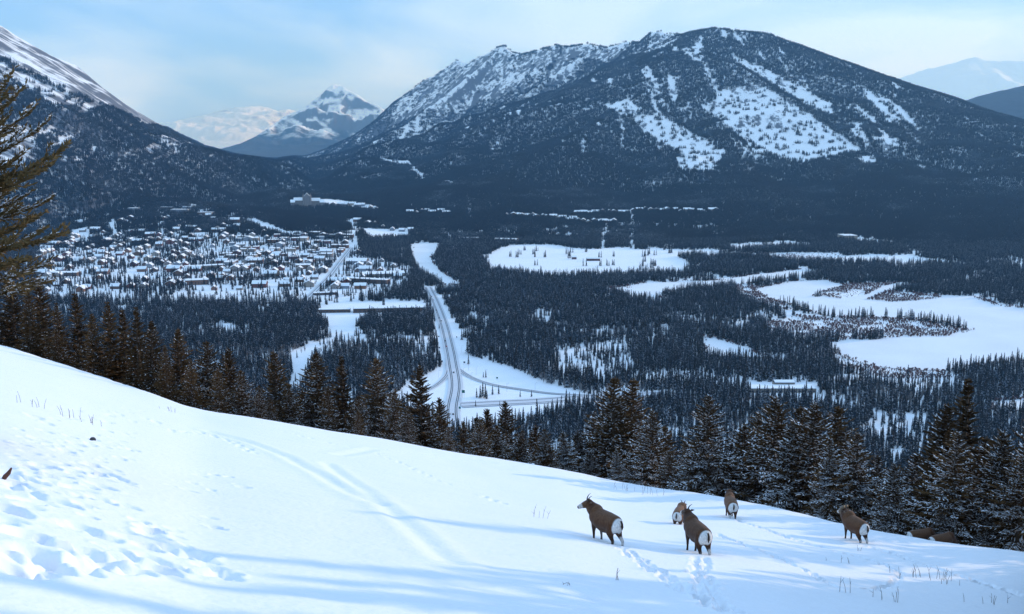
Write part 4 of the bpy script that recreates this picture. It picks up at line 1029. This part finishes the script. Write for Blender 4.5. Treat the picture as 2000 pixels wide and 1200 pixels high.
# the nearest valley trees that show are trees of their own, the rest is the wood
sky_v = np.interp(u, [p[0] for p in SKY_PX], [p[1] for p in SKY_PX])
vtop = project(x, y, z + 15 * sc)[1]
cand = np.where((idx < 6) & (r > 640) & (u > 5) & (u < 1995) & (v < sky_v - 110))[0]
pick = cand[np.argsort(-(15 * sc[cand] / r[cand]))][:300]
for k in pick:
    o = bpy.data.objects.new('valley_conifer', tree_meshes[int(idx[k])]); COL.objects.link(o)
    o.location = (x[k], y[k], z[k]); o.rotation_euler = (0, 0, random.uniform(0, 6.28)); o.scale = (sc[k] * wd[k], sc[k] * wd[k], sc[k] * ht[k])
    side = 'left of the road junction' if u[k] < 880 else 'right of the junction' if u[k] < 1200 else 'between junction and chalet' if u[k] < 1460 else 'below the wide chalet' if u[k] < 1600 else 'right of the chalet' if u[k] < 1800 else 'at the right edge'
    side = ('tall ' if sc[k] > 1.08 else 'slim ') + ('frosted' if idx[k] > 3 else 'dusted' if idx[k] == 2 else 'dark') + ' conifer of the near valley woods ' + side + (', lower rank' if v[k] > 900 else ', upper rank' if v[k] < 840 else ', middle rank')
    tag(o, side, 'tree', 'nearest conifers of the valley woods')
# single conifers on the open snow of the junction
for i, (uu, vv, hh) in enumerate([(931, 777, 12), (938, 778, 15), (943, 775, 16), (948, 778, 18), (951, 780, 12), (962, 771, 11), (974, 770, 10), (944, 738, 8), (949, 738, 10), (1016, 776, 8), (1038, 776, 8), (929, 795, 8), (976, 793, 6), (913, 690, 24), (918, 692, 25), (923, 695, 26), (915, 712, 14), (858, 642, 8), (902, 664, 15)]):
    p = floor_pt(uu, vv); o = bpy.data.objects.new('lone_conifer', tree_meshes[i % 4]); COL.objects.link(o)
    o.location = (p[0], p[1], .3); s_ = hh / 16; o.scale = (s_ * 1.1, s_ * 1.1, s_); o.rotation_euler = (0, 0, i)
    tag(o, 'dark young conifer standing on open snow inside the junction' if vv > 715 else 'dark conifer standing on the verge of the straight road', 'tree', 'conifers on the open snow of the junction')
rest = np.ones(len(x), bool); rest[pick] = False
pts = np.stack([x, y, z], 1)[rest]
me = bpy.data.meshes.new('forest'); me.vertices.add(len(pts)); me.vertices.foreach_set('co', pts.astype(np.float32).ravel())
at = me.attributes.new('kind_index', 'INT', 'POINT'); at.data.foreach_set('value', idx[rest].astype(np.int32))
at = me.attributes.new('size', 'FLOAT_VECTOR', 'POINT'); at.data.foreach_set('vector', np.stack([sc * wd, sc * wd, sc * ht], 1)[rest].astype(np.float32).ravel())
at = me.attributes.new('turn', 'FLOAT_VECTOR', 'POINT'); at.data.foreach_set('vector', np.stack([np.zeros(len(pts)), np.zeros(len(pts)), RNG.uniform(0, 6.28, len(pts))], 1).astype(np.float32).ravel())
me.update()
forest = tag(link('forest', me), 'dark conifer woods covering the valley and the mountain sides', 'forest', None, 'stuff')
ng = bpy.data.node_groups.new('plant_trees', 'GeometryNodeTree')
ng.interface.new_socket('Geometry', in_out='INPUT', socket_type='NodeSocketGeometry'); ng.interface.new_socket('Geometry', in_out='OUTPUT', socket_type='NodeSocketGeometry')
gi, go = ng.nodes.new('NodeGroupInput'), ng.nodes.new('NodeGroupOutput')
ip = ng.nodes.new('GeometryNodeInstanceOnPoints'); ci = ng.nodes.new('GeometryNodeCollectionInfo')
ci.inputs['Collection'].default_value = TREES; ci.inputs['Separate Children'].default_value = True; ci.inputs['Reset Children'].default_value = True
ip.inputs['Pick Instance'].default_value = True
def attr(nm, t):
    n_ = ng.nodes.new('GeometryNodeInputNamedAttribute'); n_.data_type = t; n_.inputs['Name'].default_value = nm; return n_.outputs['Attribute']
ng.links.new(gi.outputs[0], ip.inputs['Points']); ng.links.new(ci.outputs[0], ip.inputs['Instance'])
ng.links.new(attr('kind_index', 'INT'), ip.inputs['Instance Index']); ng.links.new(attr('size', 'FLOAT_VECTOR'), ip.inputs['Scale'])
er = ng.nodes.new('FunctionNodeEulerToRotation'); ng.links.new(attr('turn', 'FLOAT_VECTOR'), er.inputs[0]); ng.links.new(er.outputs[0], ip.inputs['Rotation'])
ng.links.new(ip.outputs[0], go.inputs[0])
print('FOREST instances', len(pts), 'houses', n_small, 'shops', n_big)

# ================================================================== BIGHORN SHEEP
def fur_mat():
    m, n, l, b = new_mat('sheep_fur')
    va = n.new('ShaderNodeVertexColor'); va.layer_name = 'fur'
    tc = n.new('ShaderNodeTexCoord'); mp = n.new('ShaderNodeMapping'); mp.inputs['Scale'].default_value = (18, 22, 9)
    no = n.new('ShaderNodeTexNoise'); no.inputs['Scale'].default_value = 1.4; no.inputs['Detail'].default_value = 6
    mr = n.new('ShaderNodeMapRange'); mr.inputs['To Min'].default_value = .35; mr.inputs['To Max'].default_value = 1.6
    mx = n.new('ShaderNodeMix'); mx.data_type = 'RGBA'; mx.blend_type = 'MULTIPLY'; mx.inputs['Factor'].default_value = 1
    l.new(tc.outputs['Object'], mp.inputs['Vector']); l.new(mp.outputs['Vector'], no.inputs['Vector']); l.new(no.outputs['Fac'], mr.inputs['Value'])
    l.new(va.outputs['Color'], mx.inputs['A']); l.new(mr.outputs['Result'], mx.inputs['B']); l.new(mx.outputs['Result'], b.inputs['Base Color'])
    bp = n.new('ShaderNodeBump'); bp.inputs['Strength'].default_value = .6; bp.inputs['Distance'].default_value = .02
    l.new(no.outputs['Fac'], bp.inputs['Height']); l.new(bp.outputs['Normal'], b.inputs['Normal'])
    b.inputs['Roughness'].default_value = .95; b.inputs['Specular IOR Level'].default_value = .08
    b.inputs['Sheen Weight'].default_value = .15
    return m
M_FUR = fur_mat()
M_TAIL = plain('dark_tail_hair', (.035, .022, .016), .95, .3, 20)
M_HORN = plain('grey_brown_horn', (.17, .125, .085), .6, .35, 25)
M_HORN_D = plain('dark_ewe_horn', (.06, .05, .045), .6, .3, 25)
M_EYE = plain('dark_eye', (.01, .008, .006), .2, .1, 4, .5)
bm = bmesh.new(); bmesh.ops.create_icosphere(bm, subdivisions=3, radius=1)
bm.verts.ensure_lookup_table(); BALL_V = np.array([v.co[:] for v in bm.verts]); BALL_F = np.array([[v.index for v in f.verts] for f in bm.faces]); bm.free()
def sheep(label, u, v, heading, yaw, size, ram=False, neck=1.0, step=(0, 0, 0, 0), sink=.13, graze=False, loc=None, shade=1.0):
    """heading: degrees turned left from walking straight away; yaw: how far the head turns left of that"""
    seg = []                                        # tapered limbs as chains of balls: (p, r) -> (q, s)
    def chain(*pr):
        for (p, a), (q, b) in zip(pr[:-1], pr[1:]): seg.append((Vector(p), a, Vector(q), b))
    bk = 1.08 if ram else 1.0
    chain(((-.50, 0, .80), .185 * bk), ((-.38, 0, .785), .255 * bk), ((-.12, 0, .775), .275 * bk), ((.14, 0, .750), .290 * bk), ((.34, 0, .775), .265 * bk), ((.46, 0, .82), .185 * bk))
    chain(((-.30, 0, .90), .14), ((0, 0, .885), .155), ((.34, 0, .93), .135))        # back line and withers
    chain(((.40, 0, .66), .16), ((.50, 0, .76), .13))                                # brisket
    chain(((-.30, 0, .66), .20), ((.05, 0, .62), .225), ((.32, 0, .66), .20))           # deep barrel
    # neck and head
    hy = math.radians(yaw)
    if graze:
        nb, nt = Vector((.50, 0, .86)), Vector((.84, 0, .52)); hd = Vector((.55, 0, -.83))
    else:
        nb, nt = Vector((.44, 0, .90)), Vector((.44 + .20, 0, .88 + .17 * neck)); hd = Vector((math.cos(hy) * .93, math.sin(hy) * .93, -.34))
    nt += Vector((0, math.sin(hy) * .07, 0))
    mid = nb.lerp(nt, .5) + Vector((.015, 0, -.02))
    t = 1.22 if ram else 1.0
    chain((nb, .225 * t), (mid, .185 * t), (nt, .130 * t))
    chain((nb + Vector((.07, 0, -.12)), .13), (mid + Vector((.03, 0, -.05)), .10 * t))
    hc = nt + Vector((0, 0, .06)) + hd * .03
    chain((hc, .118 * t), (hc + hd * .12, .102 * t), (hc + hd * .24, .074), (hc + hd * .32, .058))
    # legs: front left/right, hind left/right with a step forward (+) or back (-)
    for s_, st in ((1, step[0]), (-1, step[1])):
        y0 = .125 * s_
        chain(((.34, y0 * .9, .66), .115), ((.36 + st * .25, y0, .50), .075), ((.37 + st * .6, y0 * .95, .36), .047), ((.355 + st * .9, y0 * .95, .18), .034), ((.36 + st, y0 * .95, .06), .036), ((.385 + st, y0 * .95, .0), .038))
    for s_, st in ((1, step[2]), (-1, step[3])):
        y0 = .13 * s_
        chain(((-.42, y0 * .75, .74), .165), ((-.37 + st * .2, y0, .56), .115), ((-.44 + st * .4, y0, .42), .066), ((-.54 + st * .65, y0 * .95, .31), .046), ((-.50 + st * .9, y0 * .95, .16), .035), ((-.48 + st, y0 * .95, .06), .037), ((-.455 + st, y0 * .95, .0), .040))
    vs_, fs_, k_ = [], [], 0
    for p, a, q, b in seg:
        n_ = max(1, int((q - p).length / (min(a, b) * .22)))
        for i in range(n_ + 1):
            w = i / n_; vs_.append(BALL_V * (a + (b - a) * w) + np.array(p.lerp(q, w))); fs_.append(BALL_F + k_); k_ += len(BALL_V)
    me0 = mesh_np('sheep_raw', np.concatenate(vs_), np.concatenate(fs_))
    ob = bpy.data.objects.new('sheep_raw', me0); COL.objects.link(ob)
    md = ob.modifiers.new('r', 'REMESH'); md.mode = 'VOXEL'; md.voxel_size = .017
    md = ob.modifiers.new('s', 'SMOOTH'); md.factor = .5; md.iterations = 9
    bpy.context.view_layer.update()
    me = bpy.data.meshes.new_from_object(ob.evaluated_get(bpy.context.evaluated_depsgraph_get()))
    bpy.data.objects.remove(ob)
    me.name = 'body'
    co = np.empty(len(me.vertices) * 3, np.float32); me.vertices.foreach_get('co', co); co = co.reshape(-1, 3)
    X, Y, Z = co.T
    wob = .03 * (fbm(X * 9, Z * 9 + Y * 5, 5, 2) - .5)
    brown = np.array((.088, .037, .017)) * shade; pale = np.array((.60, .57, .53)); dark = np.array((.045, .028, .020)); tan = np.array((.15, .078, .042)) * shade
    c = np.tile(brown, (len(co), 1))
    def lay(mask, col):
        nonlocal c
        m = np.clip(mask, 0, 1)[:, None]; c = c * (1 - m) + col * m
    lay(sstep(.70, .98, Z + wob * 3) * .55 * (X < .42), tan)                                       # paler saddle
    lay(sstep(.50, .45, Z + wob) * (np.abs(Y) < .12) * (X > -.3) * (X < .3), pale)                     # belly
    legs = sstep(.56, .44, Z + wob)
    lay(legs * .75, dark)
    lay(sstep(.46, .40, Z) * (X < -.30) * sstep(-.50, -.56, X + wob) * .85, pale)                       # back of the hind shanks
    rump = ((X + .66) / .25) ** 2 + (Y / .245) ** 2 + ((Z - .74) / .29) ** 2
    lay(sstep(1.18, .86, rump + wob * 9), np.array((.66, .645, .61)))
    hp = (co - np.array(hc)) @ np.array(hd)
    nearhead = np.linalg.norm(co - np.array(hc + hd * .1), axis=1) < .24
    if not graze:
        lay(sstep(.90, 1.0, Z) * (X > .40) * .35, dark)
        lay(nearhead * sstep(.02, .12, hp) * .55, tan); lay(nearhead * sstep(.19, .24, hp), np.array((.55, .50, .45)))
    ca_ = me.color_attributes.new('fur', 'FLOAT_COLOR', 'POINT'); ca_.data.foreach_set('color', np.c_[c, np.ones(len(c))].astype(np.float32).ravel())
    me.polygons.foreach_set('use_smooth', np.ones(len(me.polygons), bool))
    if loc is None:
        hx, hy_ = hill_hit(u, v); hz_ = hill_z(hx, hy_)
    else: hx, hy_, hz_ = loc
    size *= .90
    root = empty('bighorn_sheep', (hx, hy_, hz_ - sink * size), math.radians(90 + heading), size)
    az0 = math.atan2(hx, hy_); root.rotation_euler[2] -= az0
    tag(root, label, 'sheep', 'bighorn sheep on the snow slope')
    link('body', me, root, (M_FUR,))
    MB().tube([(-.672, 0, .97), (-.725, 0, .89), (-.738, .004, .80), (-.722, .0, .70)], [.020, .030, .036, .008], 8).build('tail', M_TAIL, root, True)
    up_ = Vector((0, 0, 1)); sd = hd.cross(up_).normalized(); top = sd.cross(hd).normalized()
    for s_ in (-1, 1):
        b_ = hc + sd * (.075 * s_ * t) + top * .02 - hd * .02
        ear = MB().tube([b_, b_ + sd * (.06 * s_) + top * .025 - hd * .02, b_ + sd * (.135 * s_) + top * .02 - hd * .05], [.018, .034, .006], 7); ear.build('ear', M_FUR_EAR, root, True)
        h0 = hc + sd * (.045 * s_) + top * .075 + hd * .02
        if ram:
            pts = []
            for i in range(15):
                q = math.radians(100 - i * 22); R_ = .19 * (1 - i * .02)
                pts.append(h0 + sd * (s_ * (.03 + .011 * i)) - hd * .10 + hd * (R_ * math.cos(q)) * .95 + top * (R_ * math.sin(q) - .085))
            MB().tube(pts, [.066 - i * .004 for i in range(15)], 9).build('horn', M_HORN, root, True)
        else:
            pts = [h0 + top * (.20 * i / 6 * (1 - .30 * (i / 6) ** 2)) - hd * (.17 * (i / 6) ** 1.7) + sd * (s_ * .07 * i / 6) for i in range(7)]
            MB().tube(pts, [.024 - i * .0033 for i in range(7)], 8).build('horn', M_HORN_D, root, True)
        ey = hc + hd * .10 + sd * (.062 * s_ * t) + top * .03
        bm = bmesh.new(); bmesh.ops.create_icosphere(bm, subdivisions=2, radius=.014, matrix=Matrix.Translation(ey)); em = bpy.data.meshes.new('eye'); bm.to_mesh(em); bm.free(); link('eye', em, root, (M_EYE,))
    return root
M_FUR_EAR = plain('brown_ear', (.13, .085, .06), .95, .3, 20)
sheep('brown sheep standing with head turned left in profile, nearest the middle of the slope', 1182, 1060, 40, 62, 1.0, neck=1.06, step=(.02, -.05, .08, -.13))
sheep('sheep seen from behind with lowered head, white rump, in front of the conifers', 1327, 1023, -12, 0, .86, neck=.0, step=(0, 0, .05, -.05), sink=.25, shade=1.7)
sheep('dark brown sheep seen from behind, nearest the camera of the paired sheep, head raised', 1361, 1080, 26, 10, 1.0, neck=.95, step=(.03, -.03, .08, -.06), shade=.8)
sheep('sheep walking away on the crest with raised head and white rump', 1427, 1010, 10, -8, .98, neck=.9, step=(.08, -.05, -.12, .10), shade=1.2)
sheep('stocky ram with curled horns standing towards the conifers at the right', 1669, 1056, 38, 12, 1.04, ram=True, neck=.72, step=(.03, 0, .04, -.05))
for (u, v, hd_, lab) in [(1796, 1043, -50, 'grazing sheep half hidden by the slope, white rump to the left'), (1838, 1051, -42, 'grazing sheep lowest behind the slope edge beside the frosted tree')]:
    a, s = az_slope(u, v); r = float(np.interp(a, _az, _D)) + 1.8
    x, y = math.sin(a) * r, math.cos(a) * r
    sheep(lab, u, v, hd_, 0, 1.0, graze=True, loc=(x, y, EYE + az_slope(u, v + (4 if u < 1800 else 5))[1] * r - .56))

# ================================================================== SMALL THINGS ON THE SLOPE
M_STALK = plain('dry_weed_stalk', (.14, .10, .075), .9, .3, 20)
def weeds(u, v, n, h, spread, label):
    x, y = hill_hit(u, v); e = tag(empty('dry_weeds', (x, y, hill_z(x, y))), label, 'weeds', 'dry weeds poking through the snow')
    gg = random.Random(int(u * 7 + v))
    for i in range(n):
        bx, by = gg.uniform(-spread, spread), gg.uniform(-spread * .5, spread * .5); L = h * gg.uniform(.5, 1.1)
        bz = hill_z(x + bx, y + by) - hill_z(x, y) - .05
        tx, ty = gg.uniform(-.35, .35) * L, gg.uniform(-.2, .2) * L
        m = MB().tube([(bx, by, bz), (bx + tx * .4, by + ty * .4, bz + L * .6), (bx + tx, by + ty, bz + L)], [.006, .005, .003], 4)
        if gg.random() < .5: m.tube([(bx + tx * .4, by + ty * .4, bz + L * .6), (bx + tx * .4 + gg.uniform(-.1, .1), by, bz + L * .85)], [.004, .002], 4)
        m.build('stalk', M_STALK, e)
for q in [(95, 803, 22, .45, 1.6, 'widest tuft of dry grass on the far left of the slope'), (325, 800, 8, .35, .4, 'small tuft of dry grass beside the row of dark trees'), (1050, 1012, 5, .5, .35, 'forked dry stalks left of the profile sheep'), (1230, 958, 9, .5, .9, 'thin stalks on the crest behind the profile sheep'), (1280, 966, 8, .5, .8, 'thin stalks on the crest left of the rear sheep'),
          (1768, 1122, 6, .4, .5, 'stalks where the trails turn below the ram'), (1822, 1130, 12, .45, .6, 'widest cluster of stalks below the ram'), (1862, 1140, 4, .4, .3, 'few stalks right of the widest cluster'), (1646, 1155, 3, .45, .2, 'two upright stalks beside the trail end'), (1722, 1168, 6, .4, .35, 'low stalks near the bottom below the ram'), (1205, 1135, 3, .3, .1, 'short stalk in the shade below the profile sheep'),
          (1930, 1175, 6, .35, .8, 'sparse stalks near the bottom right corner'), (1116, 1146, 3, .12, .15, 'tiny twigs near the bottom centre'), (1640, 1096, 4, .25, .5, 'tiny stalks under the ram'), (1690, 1075, 3, .25, .3, 'tiny stalks beside the ram')]: weeds(*q)
def lump(name, u, v, size, seed, mat, label, cat):
    x, y = hill_hit(u, v); bm = bmesh.new(); bmesh.ops.create_icosphere(bm, subdivisions=3, radius=1)
    gg = random.Random(seed); k = [Vector((gg.uniform(-1, 1), gg.uniform(-1, 1), gg.uniform(-1, 1))) for _ in range(9)]
    for vv in bm.verts:
        f = 1 + .16 * sum(math.sin(3 * vv.co.dot(q)) for q in k) / 3
        vv.co = Vector((vv.co.x * size[0] * f, vv.co.y * size[1] * f, vv.co.z * size[2] * f))
    me_ = bpy.data.meshes.new(name); bm.to_mesh(me_); bm.free()
    o = link(name, me_, None, (mat,)); o.location = (x, y, hill_z(x, y) + size[2] * .3); o.rotation_euler = (.1, .1, .5); return tag(o, label, cat)
lump('rock', 182, 858, (.08, .07, .055), 3, plain('grey_rock', (.06, .06, .065), .9, .4, 12), 'small dark rock poking out of the snow on the left', 'rock')
x, y = hill_hit(14, 938); z0 = hill_z(x, y)
tag(MB().tube([(x - .07, y, z0 - .02), (x - .03, y + .01, z0 + .05), (x + .02, y + .02, z0 + .10), (x + .06, y + .03, z0 + .17)], [.03, .035, .03, .012], 8).build('wood_stick', plain('red_brown_wood', (.12, .05, .035), .8, .3, 15), None, True), 'broken reddish stick in the snow at the left edge', 'stick')

forest.modifiers.new('plant_trees', 'NODES').node_group = ng   # last, so that the woods are planted once

# ================================================================== HAZE
hz = MB().box(-20000, 20000, -400, 35500, -8, 2700).mesh('haze')
hm, hn, hl, hb = new_mat('winter_haze')
hn.remove(hb)
pv = hn.new('ShaderNodeVolumePrincipled')
pv.inputs['Color'].default_value = (0.24, 0.57, 1.0, 1); pv.inputs['Density'].default_value = 4.6e-5; pv.inputs['Absorption Color'].default_value = (1, 1, 1, 1); pv.inputs['Anisotropy'].default_value = 0.2
hl.new(pv.outputs[0], hn['Material Output'].inputs['Volume'])
tag(link('haze', hz, None, (hm,)), 'pale blue winter haze hanging in the valley air', 'haze', None, 'stuff')
